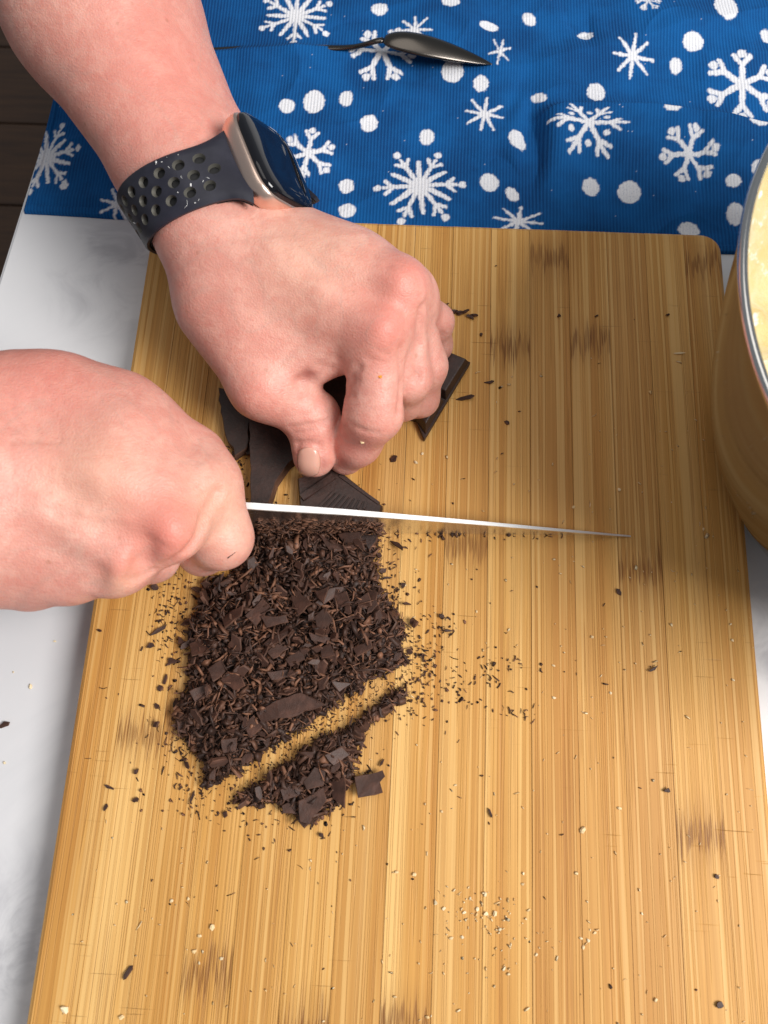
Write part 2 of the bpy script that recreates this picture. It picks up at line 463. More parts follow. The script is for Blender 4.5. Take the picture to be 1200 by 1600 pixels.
def on(f, u, v):                                  # first point of a surface seen at (u, v)
    d = ray(u, v); d = d/np.linalg.norm(d); tt = .12
    best = (9., tt)
    for _ in range(80):
        p = CP+tt*d; e = f(p[None])[0]
        if abs(e) < best[0]: best = (abs(e), tt)
        if abs(e) < 1e-5 or tt > .7: break
        tt += e*.8
    return CP+best[1]*d
L0 = Limb(); L0.palm = L.palm; L0.chains = L.chains
def mark(Lm, f, pts, w, amp):
    Q = [on(f, *p) for p in pts]
    for a, b in zip(Q[:-1], Q[1:]): Lm.marks.append((a, b, w, amp))
# knuckle bumps, tendons, creases
for (u, v_, w, a) in ((603, 512, .0065, .0022), (590, 535, .006, .0010), (632, 438, .0075, .0020), (655, 470, .006, .0012), (600, 625, .008, .0010), (405, 615, .011, .0014)):
    mark(L, L0, [(u, v_), (u+1, v_)], w, a)
mark(L, L0, [(420, 400), (500, 455), (590, 510)], .0055, .0007)
mark(L, L0, [(430, 380), (520, 400), (620, 435)], .0055, .0007)
mark(L, L0, [(500, 410), (580, 455)], .0075, -.0010)
mark(L, L0, [(455, 668), (480, 664), (512, 656)], .0011, -.0009)
mark(L, L0, [(460, 677), (485, 673), (508, 664)], .0011, -.0009)
mark(L, L0, [(468, 650), (490, 647), (515, 640)], .0010, -.0005)
mark(L, L0, [(535, 595), (550, 597), (560, 594)], .0013, -.0009)
mark(L, L0, [(537, 615), (552, 617)], .0012, -.0010)
mark(L, L0, [(470, 598), (490, 590), (515, 575)], .0016, -.0012)
mark(L, L0, [(560, 575), (548, 590), (541, 612)], .0018, -.0016)
mark(L, L0, [(468, 596), (478, 592), (486, 596)], .0022, -.0024)
mark(L, L0, [(478, 580), (500, 572), (530, 560)], .0020, -.0007)
mark(L, L0, [(588, 540), (606, 556)], .0012, -.0006); mark(L, L0, [(594, 500), (612, 494)], .0012, -.0005)
mark(L, L0, [(604, 416), (630, 424)], .0014, -.0006); mark(L, L0, [(575, 560), (606, 566)], .0012, -.0004)
mark(L, L0, [(548, 662), (566, 672), (590, 676)], .0013, -.0006)
ring_ = [(464, 700), (466, 694), (482, 692), (498, 696), (502, 704), (503, 722), (501, 738)]
mark(L, L0, [(657, 482), (656, 540), (652, 590), (632, 636)], .0022, -.0022)
mark(L, L0, [(626, 545), (628, 600), (622, 645)], .0018, -.0016)
mark(L, L0, [(664, 470), (680, 500), (690, 524)], .0018, -.0012)
mark(L, L0, [(470, 598), (480, 586)], .0016, -.0022)
mark(L, L0, ring_, .0013, -.0011)
for k in range(5):                                # wrist creases below the watch
    x = 300+k*10; mark(L, L0, [(x-8, 392-k*1), (x+40, 362+k*3), (x+100, 338+k*7)], .0011, -.00035)
arm = skin_obj('arm', L, (-.34, -.16, -.002), (.06, .36, .22), .0014, person,
    [(0, on(L0, 600, 520), .011, .6), (0, on(L0, 632, 430), .014, .7), (0, on(L0, 560, 505), .02, .25), (0, on(L0, 600, 680), .014, .35), (0, on(L0, 672, 580), .012, .3), (0, on(L0, 685, 500), .01, .35),
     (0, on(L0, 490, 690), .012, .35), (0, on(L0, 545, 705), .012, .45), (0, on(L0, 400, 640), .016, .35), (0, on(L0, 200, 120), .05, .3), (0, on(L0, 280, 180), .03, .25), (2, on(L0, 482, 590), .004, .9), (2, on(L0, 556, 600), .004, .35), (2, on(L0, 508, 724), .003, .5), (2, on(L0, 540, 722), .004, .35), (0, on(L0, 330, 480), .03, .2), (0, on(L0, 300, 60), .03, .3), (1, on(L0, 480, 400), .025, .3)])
arm['label'] = 'upper arm of the two, wrist in a dark watch, fingers curled on chocolate'
# the thumb nail: a curved plate lying on the thumb
def nail(f, corners, parent, lift=.0004, n=14, m=16):
    c00, c10, c11, c01 = [np.array(c, float) for c in corners]
    V = []; 
    for j in range(m+1):
        for i in range(n+1):
            a = i/n*2-1; b = j/m*2-1
            # squircle the grid so that the outline is a rounded nail
            x = a*math.sqrt(max(0, 1-b*b*.5*(1 if b < 0 else .62))); y = b*math.sqrt(max(0, 1-a*a*.42))
            s_, t_ = (x+1)/2, (y+1)/2
            uv = (c00*(1-s_)+c10*s_)*(1-t_)+(c01*(1-s_)+c11*s_)*t_
            p = on(f, *uv); g = grad(f, p[None])[0]; g /= max(np.linalg.norm(g), 1e-6)
            edge = max(abs(a), abs(b))
            V.append(p+g*(-.0001+.00055*(1-edge**3)))
    F = [(j*(n+1)+i, j*(n+1)+i+1, (j+1)*(n+1)+i+1, (j+1)*(n+1)+i) for j in range(m) for i in range(n)]
    o = mesh_np('fingernail', V, F, M_NAIL, parent)
    md = o.modifiers.new('s', 'SOLIDIFY'); md.thickness = .0006; md.offset = -1
    return o
nail(L, [(465, 698), (500, 700), (499, 744), (466, 744)], arm)

# ---- the lower hand gripping the knife
R = Limb()
R.palm += [(P(-420, 720, 100), P(-70, 745, 82), .040, .030, .02), (P(-420, 780, 95), P(-70, 820, 72), .036, .028, .02)]
jM, nM, qM, yM = P(264, 824, 71), P(182, 878, 64), P(112, 890, 58), P(48, 900, 52)
R.palm += [(P(-70, 690, 80), jM, .0225, .0138, .015), (P(-75, 745, 82), nM, .0215, .0122, .016),
           (P(-80, 800, 76), qM, .0205, .0120, .016), (P(-85, 850, 66), yM, .0200, .0120, .016),
           (P(90, 650, 70), P(190, 700, 72), .0240, .0220, .016), (P(200, 740, 68), P(300, 770, 62), .0200, .0140, .014),
           (P(60, 780, 62), P(180, 800, 60), .0250, .0200, .016)]
hC, hM, hI, hT = P(20, 640, 72), P(190, 660, 64), P(298, 722, 54), P(338, 768, 42)
R.palm += [(hC, hM, .0215, .0165, .014), (hM, hI, .0165, .0135, .012)]
R.chains.append(([hI, hT, P(346, 790, 36)], [.0130, .0105, .0092], hI, .012, .022))
jP, jD, jT = P(345, 840, 48), P(316, 860, 30), P(290, 850, 20)
R.chains.append(([P(325, 762, 58), jP, jD, jT], [.0135, .0124, .0100, .0080], P(318, 750, 60), .016, .020))
nP, nD, nT = P(238, 868, 42), P(232, 862, 24), P(215, 830, 20)
R.chains.append(([nM, nP, nD, nT], [.0122, .0105, .0090, .0080], nM, .008, .016))
qP, qD, qT = P(165, 882, 38), P(165, 870, 20), P(150, 835, 18)
R.chains.append(([qM, qP, qD, qT], [.0120, .0100, .0085, .0075], qM, .008, .016))
yP, yD, yT = P(92, 890, 34), P(95, 875, 20), P(85, 845, 18)
R.chains.append(([yM, yP, yD, yT], [.0115, .0085, .0075, .0068], yM, .008, .016))
R0 = Limb(); R0.palm = R.palm; R0.chains = R.chains
for (u, v_, w, a) in ((265, 835, .0085, .0022), (190, 888, .0075, .0022), (345, 738, .008, .0006), (70, 925, .008, .0008)):
    mark(R, R0, [(u, v_), (u+1, v_)], w, a)
mark(R, R0, [(40, 700), (150, 740), (250, 800)], .007, .0012)
mark(R, R0, [(60, 800), (120, 840), (180, 880)], .006, .0010)
mark(R, R0, [(120, 790), (230, 850)], .008, -.0012)
mark(R, R0, [(50, 840), (140, 885)], .007, -.0008)
mark(R, R0, [(340, 770), (318, 815), (294, 858)], .0020, -.0034)
mark(R, R0, [(280, 866), (240, 893), (208, 908)], .0014, -.0014)
mark(R, R0, [(230, 850), (222, 880), (206, 900)], .0040, -.0020)
mark(R, R0, [(160, 895), (150, 918)], .0040, -.0014)
mark(R, R0, [(205, 735), (262, 748), (330, 735)], .0070, .0010)
mark(R, R0, [(60, 770), (130, 800), (200, 812)], .0022, .0006)
mark(R, R0, [(250, 815), (264, 806), (280, 808)], .0012, -.0005); mark(R, R0, [(252, 848), (268, 856)], .0012, -.0005)
for k in range(4): mark(R, R0, [(336+k*8, 792+k*9), (352+k*6, 800+k*8)], .0012, -.0003)
for k in range(12):
    mark(R, R0, [(6+k*8+rng.uniform(-3, 3), 610+rng.uniform(0, 40)), (18+k*7+rng.uniform(-3, 3), 690), (26+k*7+rng.uniform(-4, 4), 760+rng.uniform(0, 50))], .0011, -.00024)
arm2 = skin_obj('arm', R, (-.36, -.27, -.0015), (.0, -.05, .17), .0014, person,
    [(0, on(R0, 266, 838), .013, .75), (0, on(R0, 190, 895), .010, .5), (0, on(R0, 110, 600), .03, .35), (0, on(R0, 240, 800), .02, .35), (0, on(R0, 80, 930), .018, .35), (0, on(R0, 20, 580), .03, .35),
     (1, on(R0, 345, 800), .018, .45), (1, on(R0, 150, 740), .02, .35), (1, on(R0, 190, 912), .008, .4)])
arm2['label'] = 'lower hand of the two, a fist closed round the knife handle'
# ---------------------------------------------------------------- knife
t = NT('knife_steel')
v = t.coord()
br = t.noise(t.scale(v, 60, 60, 2500), 1., 2, .6)
t.bs(Base_Color=(.78, .78, .77, 1), Metallic=1., Roughness=t.math('ADD', .20, t.math('MULTIPLY', br, .10)))
M_STEEL = t.m
M_SPINE = plain('ground_spine_steel', (.90, .90, .90), .42, 1.).m
M_HANDLE = plain('black_handle', (.015, .015, .016), .42).m
eA = W(985, 838, 0); eB = W(590, 833, 0)
ed = (eB-eA); ed[2] = 0; kl = np.linalg.norm(ed); ed /= kl
kn = np.array([-ed[1], ed[0], 0])                        # across the blade
def spine_at(u, v_):                                     # the blade plane is vertical over the edge line
    n_ = kn; d = ray(u, v_); tt = ((eA-CP) @ n_)/(d @ n_); return CP+tt*d
sp_px = [(985, 838), (960, 835.6), (920, 832), (880, 828.5), (840, 825), (800, 821.5), (750, 817), (700, 812.8), (640, 808), (590, 804), (540, 800), (480, 796), (430, 793), (388, 790)]
st = []
for p_ in sp_px:
    q = spine_at(*p_); st.append(((q-eA) @ ed, q[2]))
s_last, h_last = st[-1]
st += [(s_last+.008, h_last+.0005), (s_last+.016, h_last+.0008)]
ss = np.array([a for a, b in st]); hh = np.maximum(np.array([b for a, b in st]), .0004)
KS = np.concatenate([np.linspace(0, .03, 14), np.linspace(.034, ss[-1], 34)])
KH = np.interp(KS, ss, hh)
knife = empty('knife', tuple(eA+ed*.2+np.array([0, 0, .03])))
tag(knife, 'long chef knife with a bright spine, slicing down beside the chocolate heap', 'knife')
V = []; mats = []
for s_, h_ in zip(KS, KH):
    th_ = .0009+.0026*min(1, s_/.15)                     # spine thickness
    lo = .0004+.006*max(0, (s_-.150)/.06)**2*0
    ch = min(.0004, h_*.2)
    for (o_, z_) in ((-.00008, lo), (.00008, lo), (th_/2*.93, h_-ch-.00002), (th_/2*.8, h_), (-th_/2*.8, h_), (-th_/2*.93, h_-ch-.00002)):
        p = eA+ed*s_+kn*o_; V.append((p[0], p[1], max(z_, lo)))
n = len(KS); F = []; fm = []
for i in range(n-1):
    for k in range(6):
        k2 = (k+1) % 6
        F.append((i*6+k, (i+1)*6+k, (i+1)*6+k2, i*6+k2)); fm.append(1 if k in (2, 3, 4) else 0)
F.append(tuple(range(6))); fm.append(0); F.append(tuple(range((n-1)*6, n*6))[::-1]); fm.append(0)
blade = mesh_np('blade', V, F, M_STEEL, knife, smooth=False)
blade.data.materials.append(M_SPINE)
blade.data.polygons.foreach_set('material_index', np.array(fm, np.int32))
bm = bmesh.new(); bm.from_mesh(blade.data); bmesh.ops.recalc_face_normals(bm, faces=bm.faces); bm.to_mesh(blade.data); bm.free()
# handle inside the fist
hs = np.linspace(ss[-1]-.001, ss[-1]+.118, 26); V = []; m_ = 18
for i, s_ in enumerate(hs):
    f_ = i/25; hw = .0095+.0015*math.sin(f_*6.0); hz = .0125+.002*math.sin(f_*5.+.6); e_ = min(1, math.sqrt(max(0, 1-((f_-.5)/.5)**8))+.05)
    for k in range(m_):
        a = 2*math.pi*k/m_; ca, sa = math.cos(a), math.sin(a)
        x_ = math.copysign(abs(ca)**.7, ca)*hw*e_; z_ = math.copysign(abs(sa)**.7, sa)*hz*e_
        p = eA+ed*s_+kn*x_; V.append((p[0], p[1], .030+z_))
F = [(i*m_+k, i*m_+(k+1) % m_, (i+1)*m_+(k+1) % m_, (i+1)*m_+k) for i in range(25) for k in range(m_)]
F += [tuple(range(m_))[::-1], tuple(range(25*m_, 26*m_))]
mesh_np('handle', V, F, M_HANDLE, knife)

# ---------------------------------------------------------------- chocolate
def choc(name, base, spec, rough, use_attr=False, obj_var=True):
    t = NT(name); v = t.coord('Object')
    g = t.noise(v, 700, 4, .65); g2 = t.noise(v, 160, 3, .6)
    if use_attr: c = t.attr('tint')[0]
    else:
        hi = tuple(min(1, x*1.9) for x in base)
        c = t.mix(t.smooth(g2, .38, .72), (*base, 1), (*hi, 1))
        if obj_var:
            r = t.n('ShaderNodeObjectInfo').outputs['Random']
            c = t.mix(t.math('MULTIPLY', r, .5), c, (base[0]*.45, base[1]*.45, base[2]*.45, 1))
    dust = t.smooth(t.noise(v, 1500, 3, .7), .63, .74)
    c = t.mix(t.math('MULTIPLY', dust, .30), c, (.22, .115, .075, 1))
    t.bs(Base_Color=c, Roughness=t.math('ADD', rough, t.math('MULTIPLY', g, .2)))
    t.b.inputs['Specular IOR Level'].default_value = spec
    t.bump(g, .0004, .5)
    return t.m
M_CHOC = choc('dark_chocolate', (.050, .0215, .0140), .36, .42)
M_BAR = choc('shaded_chocolate_bar', (.026, .0115, .0085), .5, .38)  # darker copy of the chocolate: shade by the hand put into its colour
M_CHOCB = choc('broken_chocolate_face', (.085, .040, .026), .3, .6)
M_CHOCS = choc('chocolate_shavings', (0, 0, 0), .4, .5, True)
def pw(pts, z): return [W(u, v_, z) for u, v_ in pts]
def inset(P, d):
    P = np.asarray(P)[:, :2]; n = len(P); Q = []
    area2 = sum(P[i][0]*P[(i+1) % n][1]-P[(i+1) % n][0]*P[i][1] for i in range(n))
    sg = 1 if area2 > 0 else -1
    for i in range(n):
        a, b, c = P[i-1], P[i], P[(i+1) % n]
        e1 = (b-a)/np.linalg.norm(b-a); e2 = (c-b)/np.linalg.norm(c-b)
        n1 = np.array([-e1[1], e1[0]])*sg; n2 = np.array([-e2[1], e2[0]])*sg
        m = n1+n2; l = max(m @ m, .35); Q.append(b+m*(2*d/l)*1.0*(.5 if 0 else 1)*.5*2*.5)
    return np.array(Q)
def loft(bm, rings, m_side=1, m_top=0):
    """rings: list of (n,2) outlines with z; closed prism, caps at both ends"""
    vr = [[bm.verts.new((x, y, z)) for x, y in P] for P, z in rings]
    n = len(vr[0])
    fs = []
    for a, b in zip(vr[:-1], vr[1:]):
        for k in range(n):
            f = bm.faces.new((a[k], a[(k+1) % n], b[(k+1) % n], b[k])); f.material_index = m_side; fs.append(f)
    f = bm.faces.new(vr[-1]); f.material_index = m_top
    f = bm.faces.new(vr[0][::-1]); f.material_index = m_side
    return vr
def jag(P, step, amp, seed):
    """roughen a broken outline"""
    r = np.random.default_rng(seed); out = []; n = len(P)
    for i in range(n):
        a = np.asarray(P[i])[:2]; b = np.asarray(P[(i+1) % n])[:2]; l = np.linalg.norm(b-a); k = max(1, int(l/step)); nn = np.array([-(b-a)[1], (b-a)[0]])/max(l, 1e-9)
        for j in range(k): out.append(a+(b-a)*j/k+(nn*r.normal(0, amp) if j else r.normal(0, amp*.4, 2)))
    return np.array(out)
def finish(o):
    o.data.materials.append(M_CHOCB)
    bm = bmesh.new(); bm.from_mesh(o.data); bmesh.ops.recalc_face_normals(bm, faces=bm.faces); bm.to_mesh(o.data); bm.free()
    return o
GB = 'broken pieces of dark chocolate bar'
# the piece under the thumb, moulded with ridges
bm = bmesh.new()
out = [(464, 746), (518, 727), (536, 738), (574, 768), (598, 789), (592, 812), (540, 826), (470, 822)]
Pt = np.array(pw(out, .0075))[:, :2]
loft(bm, [(Pt, .0004), (Pt, .0052), (inset(Pt, .0016), .0075)], 0, 0)
fr = [(476, 752), (517, 737), (566, 768), (584, 788), (574, 806), (478, 806)]
def bar(a, b, w, z0, z1):
    a = W(*a, z1)[:2]; b = W(*b, z1)[:2]; d = (b-a)/np.linalg.norm(b-a); n_ = np.array([-d[1], d[0]])*w
    Q = np.array([a-n_, b-n_, b+n_, a+n_]); loft(bm, [(Q, z0), (inset(Q, w*.45), z1)], 0, 0)
bar((470, 778), (522, 742), .0020, .007, .0088)
for k in range(8):
    a = (497+k*10.2, 796+k*.2-2); b = (523+k*7.2-1, 768+k*2.2)
    bar(a, b, .00075, .007, .0083)
bar((530, 742), (592, 786), .0009, .006, .0082)
o = finish(mesh_bm('chocolate_piece', bm, M_BAR)); tag(o, 'ridged dark chocolate square pinned under the thumb, being sliced', 'chocolate piece', GB)
# the slice falling off it on the near side of the blade
bm = bmesh.new(); Pt = jag(np.array(pw([(538, 834), (592, 834), (588, 846), (577, 861), (566, 846), (552, 858)], .006)), .002, .0003, 3)
loft(bm, [(Pt, .0015), (Pt, .0052), (inset(Pt, .0008), .0062)], 1, 0)
o = finish(mesh_bm('chocolate_piece', bm, M_BAR)); tag(o, 'thin dark chocolate slice just cut, leaning at the near side of the blade', 'chocolate piece', GB)
# smooth slab at the left of the thumb
bm = bmesh.new(); Pt = jag(np.array(pw([(389, 628), (440, 590), (560, 570), (566, 640), (500, 690), (452, 722), (431, 752), (420, 786), (391, 788)], .0085)), .004, .00025, 5)
loft(bm, [(Pt, .0004), (Pt, .0079), (inset(Pt, .0005), .0085)], 1, 0)
o = finish(mesh_bm('chocolate_piece', bm, M_BAR)); tag(o, 'smooth flat slab of dark chocolate standing left of the thumb, its cut edge curved', 'chocolate piece', GB)
bm = bmesh.new(); Pt = jag(np.array(pw([(340, 606), (386, 588), (400, 640), (388, 664), (386, 700), (366, 712), (352, 680)], .006)), .003, .0006, 6)
loft(bm, [(Pt, .0004), (Pt, .0052), (inset(Pt, .0007), .006)], 1, 0)
o = finish(mesh_bm('chocolate_piece', bm, M_BAR)); tag(o, 'jagged dark chocolate lump in shadow beneath the heel of the upper hand', 'chocolate piece', GB)
# two squares of the bar under the fingers
bm = bmesh.new()
lo = np.array(pw([(694, 546), (736, 566), (664, 686), (652, 664), (590, 640), (610, 580)], 0.))[:, :2]
lo = np.array(pw([(693, 548), (735, 566), (663, 687), (650, 656), (575, 640), (600, 520)], .003))[:, :2]
loft(bm, [(lo, .0004), (lo, .0030), (inset(lo, .0003), .0033)], 0, 0)
for q in ([(690, 548), (733, 566), (697, 624), (650, 600), (660, 545)], [(694, 627), (665, 678), (650, 655), (610, 640), (630, 600)]):
    Q = np.array(pw(q, .004))[:, :2]; loft(bm, [(Q, .002), (inset(Q, .0002), .0042), (inset(Q, .0032), .0088), (inset(Q, .0042), .0090)], 0, 0)
o = finish(mesh_bm('chocolate_piece', bm, M_BAR)); tag(o, 'pair of thick dark chocolate squares with sloping sides jutting past the curled fingers', 'chocolate piece', GB)

# --- the heap
PA = np.array([(395, 812), (585, 838), (590, 880), (600, 925), (638, 975), (640, 1030), (630, 1045), (560, 1083), (470, 1143), (400, 1196), (345, 1236), (318, 1230), (315, 1190), (280, 1150), (278, 1110), (292, 1060), (288, 1000), (302, 960), (322, 908), (365, 890), (390, 860)], float)
PB = np.array([(645, 1056), (625, 1095), (590, 1120), (555, 1170), (545, 1230), (500, 1280), (478, 1284), (440, 1258), (390, 1256), (362, 1250), (405, 1222), (480, 1168), (560, 1118)], float)
def pin(P, x, y):
    ins = np.zeros(len(x), bool); j = len(P)-1
    for i in range(len(P)):
        c = ((P[i, 1] > y) != (P[j, 1] > y)) & (x < (P[j, 0]-P[i, 0])*(y-P[i, 1])/(P[j, 1]-P[i, 1]+1e-12)+P[i, 0])
        ins ^= c; j = i
    return ins
def pdist(P, x, y):
    q = np.stack([x, y], 1); d = np.full(len(x), 1e9)
    for i in range(len(P)): d = np.minimum(d, segd(q, P[i-1], P[i]))
    return np.where(pin(P, x, y), d, -d)
WA = jag([W(u, v_, .003)[:2] for u, v_ in PA], .004, .0013, 8); WB = jag([W(u, v_, .002)[:2] for u, v_ in PB], .004, .0011, 9)
g0, g1 = W(332, 1248, 0)[:2], W(652, 1042, 0)[:2]
def groove(x, y): return segd(np.stack([x, y], 1), g0, g1)+(vnoise(np.asarray(x)*260, np.asarray(y)*260, 31)-.5)*.0036
def heap(x, y):
    a = pdist(WA, x, y); b = pdist(WB, x, y)
    ha = np.where(a > 0, .0100*(1-np.exp(-np.maximum(a, 0)/.008)), 0); hb = np.where(b > 0, .0065*(1-np.exp(-np.maximum(b, 0)/.006)), 0)
    return np.maximum(ha, hb)*np.clip((groove(x, y)-.0030)/.0022, 0, 1)
lo_, hi_ = np.minimum(WA.min(0), WB.min(0))-.004, np.maximum(WA.max(0), WB.max(0))+.004
gx = np.arange(lo_[0], hi_[0], .0011); gy = np.arange(lo_[1], hi_[1], .0011)
X, Y = np.meshgrid(gx, gy); xf, yf = X.ravel(), Y.ravel()
xj = xf+rng.uniform(-.0004, .0004, len(xf)); yj = yf+rng.uniform(-.0004, .0004, len(xf))
H = heap(xj, yj); nz = rng.uniform(-.0011, .0012, len(xf))+(vnoise(xj*300, yj*300, 3)-.5)*.004
Z = np.where(H > 0, np.maximum(H*.86+nz*np.clip(H/.003, 0, 1), .0003), -.0005)
idx = np.arange(len(xf)).reshape(X.shape)
F = np.stack([idx[:-1, :-1], idx[:-1, 1:], idx[1:, 1:], idx[1:, :-1]], -1).reshape(-1, 4)
F = F[(H[F] > .0004).all(1)]
use, inv = np.unique(F, return_inverse=True)
mound = mesh_np('chocolate_crumb_bed', np.stack([xj, yj, Z], 1)[use], inv.reshape(-1, 4), M_CHOCS, None, smooth=False)
tn = rng.uniform(0, 1, len(use))[:, None]
vcol(mound, 'tint', np.array([.020, .009, .006])*(1-tn)+np.array([.055, .025, .016])*tn)
mound['kind'] = 'stuff'
def slivers(name, C, L_, Wd, Az, Tilt, tint, mat):
    """many small bent prisms in one mesh"""
    n = len(C)
    d = np.stack([np.cos(Az)*np.cos(Tilt), np.sin(Az)*np.cos(Tilt), np.sin(Tilt)], 1)
    s = np.stack([-np.sin(Az), np.cos(Az), np.zeros(n)], 1); up = np.cross(d, s)
    ro = rng.uniform(0, math.pi, n)[:, None]; s, up = s*np.cos(ro)+up*np.sin(ro), -s*np.sin(ro)+up*np.cos(ro)
    bend = rng.normal(0, .16, n)[:, None]*L_[:, None]*up
    V = np.empty((n, 9, 3))
    tw = rng.uniform(.25, 1., (3, n)); tw[1] = rng.uniform(.8, 1.1, n)
    for r, a in enumerate((-.5, 0., .5)):
        c = C+d*(L_*a)[:, None]+(bend if r == 1 else 0)
        w = (Wd*tw[r])[:, None]
        V[:, r*3] = c+s*w; V[:, r*3+1] = c-s*w*.8+up*w*.25; V[:, r*3+2] = c+up*w*-.7
    V[:, :, 2] = np.maximum(V[:, :, 2], .0002)
    b = (np.arange(n)*9)[:, None]
    q = []
    for r in (0, 3):
        for k in range(3):
            k2 = (k+1) % 3
            q += [(r+k, r+k2, r+3+k2), (r+k, r+3+k2, r+3+k)]
    q += [(0, 2, 1), (6, 7, 8)]
    F = (b[:, :, None]+np.array(q)[None]).reshape(-1, 3)
    o = mesh_np(name, V.reshape(-1, 3), F, mat, None, smooth=False)
    vcol(o, 'tint', np.repeat(tint, 9, 0)); o['kind'] = 'stuff'
    return o
def rand_in(P, n):
    lo, hi = P.min(0), P.max(0); out = []
    while sum(map(len, out)) < n:
        q = rng.uniform(lo, hi, (n*2, 2)); out.append(q[pin(P, q[:, 0], q[:, 1])])
    return np.concatenate(out)[:n]
def ctint(n, light=.25):
    a = rng.uniform(0, 1, n); lt = rng.uniform(0, 1, n) < light
    dark = np.array([.026, .0115, .0078]); mid = np.array([.085, .038, .023]); lg = np.array([.22, .098, .054])
    c = dark*(1-a[:, None])+mid*a[:, None]
    return np.where(lt[:, None], mid*(1-a[:, None])+lg*a[:, None], c)
nA, nB = 3700, 1100
Q = np.concatenate([rand_in(WA, nA), rand_in(WB, nB)]); Q = Q[groove(Q[:, 0], Q[:, 1]) > .0036]; n = len(Q)
Cz = heap(Q[:, 0], Q[:, 1])*.92+np.abs(rng.normal(.0004, .0012, n))
slivers('chocolate_shavings', np.c_[Q, Cz], rng.gamma(2.0, .0010, n)+.0007, rng.gamma(2., .00020, n)+.00013, rng.uniform(0, math.pi, n), rng.normal(0, .35, n), ctint(n, .36), M_CHOCS)
Q = np.concatenate([rand_in(WA, 1100), rand_in(WB, 360)]); Q = Q[groove(Q[:, 0], Q[:, 1]) > .0048]; n = len(Q)
Cz = heap(Q[:, 0], Q[:, 1])+np.abs(rng.normal(.0012, .0008, n))
slivers('chocolate_flakes', np.c_[Q, Cz], rng.gamma(4., .00075, n)+.0007, rng.gamma(4., .00026, n)+.0003, rng.uniform(0, math.pi, n), rng.normal(0, .4, n), ctint(n, .22), M_CHOCS)
# long thin curls lying on top
Q = np.concatenate([rand_in(WA, 880), rand_in(WB, 240)]); Q = Q[groove(Q[:, 0], Q[:, 1]) > .0050]; n = len(Q)
Cz = heap(Q[:, 0], Q[:, 1])+np.abs(rng.normal(.0020, .0010, n))
slivers('chocolate_curls', np.c_[Q, Cz], rng.gamma(4.5, .0010, n)+.0014, rng.gamma(3., .00016, n)+.00016, rng.uniform(0, math.pi, n), rng.normal(0, .28, n), ctint(n, .62), M_CHOCS)

# --- loose crumbs round the heap and over the board
pts = []
def ring_scatter(n, P, fall, lo_d):
    lo, hi = P.min(0)-.06, P.max(0)+.06
    q = rng.uniform(lo, hi, (n*14, 2)); d = -pdist(P, q[:, 0], q[:, 1])
    k = (d > lo_d) & (rng.uniform(0, 1, len(q)) < np.exp(-np.maximum(d, 0)/fall)) & (pdist(WB, q[:, 0], q[:, 1]) < -.0004)
    q = q[k]; return q[:n]
pts.append(ring_scatter(680, WA, .0055, -.001)); pts.append(ring_scatter(300, WB, .0045, -.001))
pts.append(ring_scatter(130, WA, .018, .0)); 
def blob(u, v_, su, sv, n):
    q = np.c_[rng.normal(u, su, n), rng.normal(v_, sv, n)]
    return np.array([W(a, b, .0003)[:2] for a, b in q])
for a in ((655, 1030, 22, 26, 120), (690, 975, 14, 8, 16), (780, 1040, 45, 9, 40), (740, 1068, 40, 6, 26), (700, 1090, 24, 9, 26), (810, 1112, 22, 8, 18), (690, 985, 16, 8, 14), (600, 890, 12, 22, 50), (612, 935, 12, 14, 30),
          (270, 930, 16, 28, 70), (365, 745, 9, 26, 70), (375, 690, 8, 18, 40), (265, 1000, 20, 30, 45), (285, 1180, 14, 30, 60), (310, 1255, 30, 14, 40), (560, 1210, 14, 10, 25), (650, 1100, 16, 20, 24), (630, 1060, 14, 10, 60)):
    pts.append(blob(*a))
q = np.c_[rng.uniform(150, 1120, 60), rng.uniform(380, 1560, 60)]
pts.append(np.array([W(a, b, .0003)[:2] for a, b in q]))
Q = np.concatenate(pts); Q = Q[(np.abs(Q[:, 0]) < .147) & (Q[:, 1] < -.004) & (groove(Q[:, 0], Q[:, 1]) > .0030)]; n = len(Q)
slivers('chocolate_crumbs', np.c_[Q, np.full(n, .0003)], rng.gamma(2., .00050, n)+.0003, rng.gamma(2.4, .00014, n)+.0001, rng.uniform(0, math.pi, n), rng.normal(0, .12, n), ctint(n, .28), M_CHOCS)
# dust in the groove the knife swept through the heap
a = rng.uniform(0, 1, 300)**.75; Q = g0+(g1-g0)*a[:, None]+rng.normal(0, .0024, (300, 2)); n = len(Q)
slivers('chocolate_dust', np.c_[Q, np.full(n, .0002)], rng.gamma(2., .0003, n)+.0003, rng.gamma(2.4, .00009, n)+.0001, rng.uniform(0, math.pi, n), rng.normal(0, .1, n), ctint(n, .6), M_CHOCS)
# shavings heaped against and stuck to the near face of the blade
n = 760
s_ = rng.uniform(ss[9]-.002, ss[-3], n); side = rng.uniform(0, 1, n)
B = np.array([eA+ed*x for x in s_]); nk = kn if (kn[1] < 0) else -kn
zz = rng.uniform(.001, .026, n)*rng.uniform(.5, 1, n)
C = B+nk[None]*(.0012+.0028*side*np.clip(1-zz/.018, 0, 1))[:, None]; C[:, 2] = zz
slivers('blade_shavings', C, rng.gamma(2.4, .0010, n)+.0008, rng.gamma(2.5, .00013, n)+.00012, math.atan2(ed[1], ed[0])+rng.normal(0, .5, n), rng.normal(0, .3, n), ctint(n, .75), M_CHOCS)
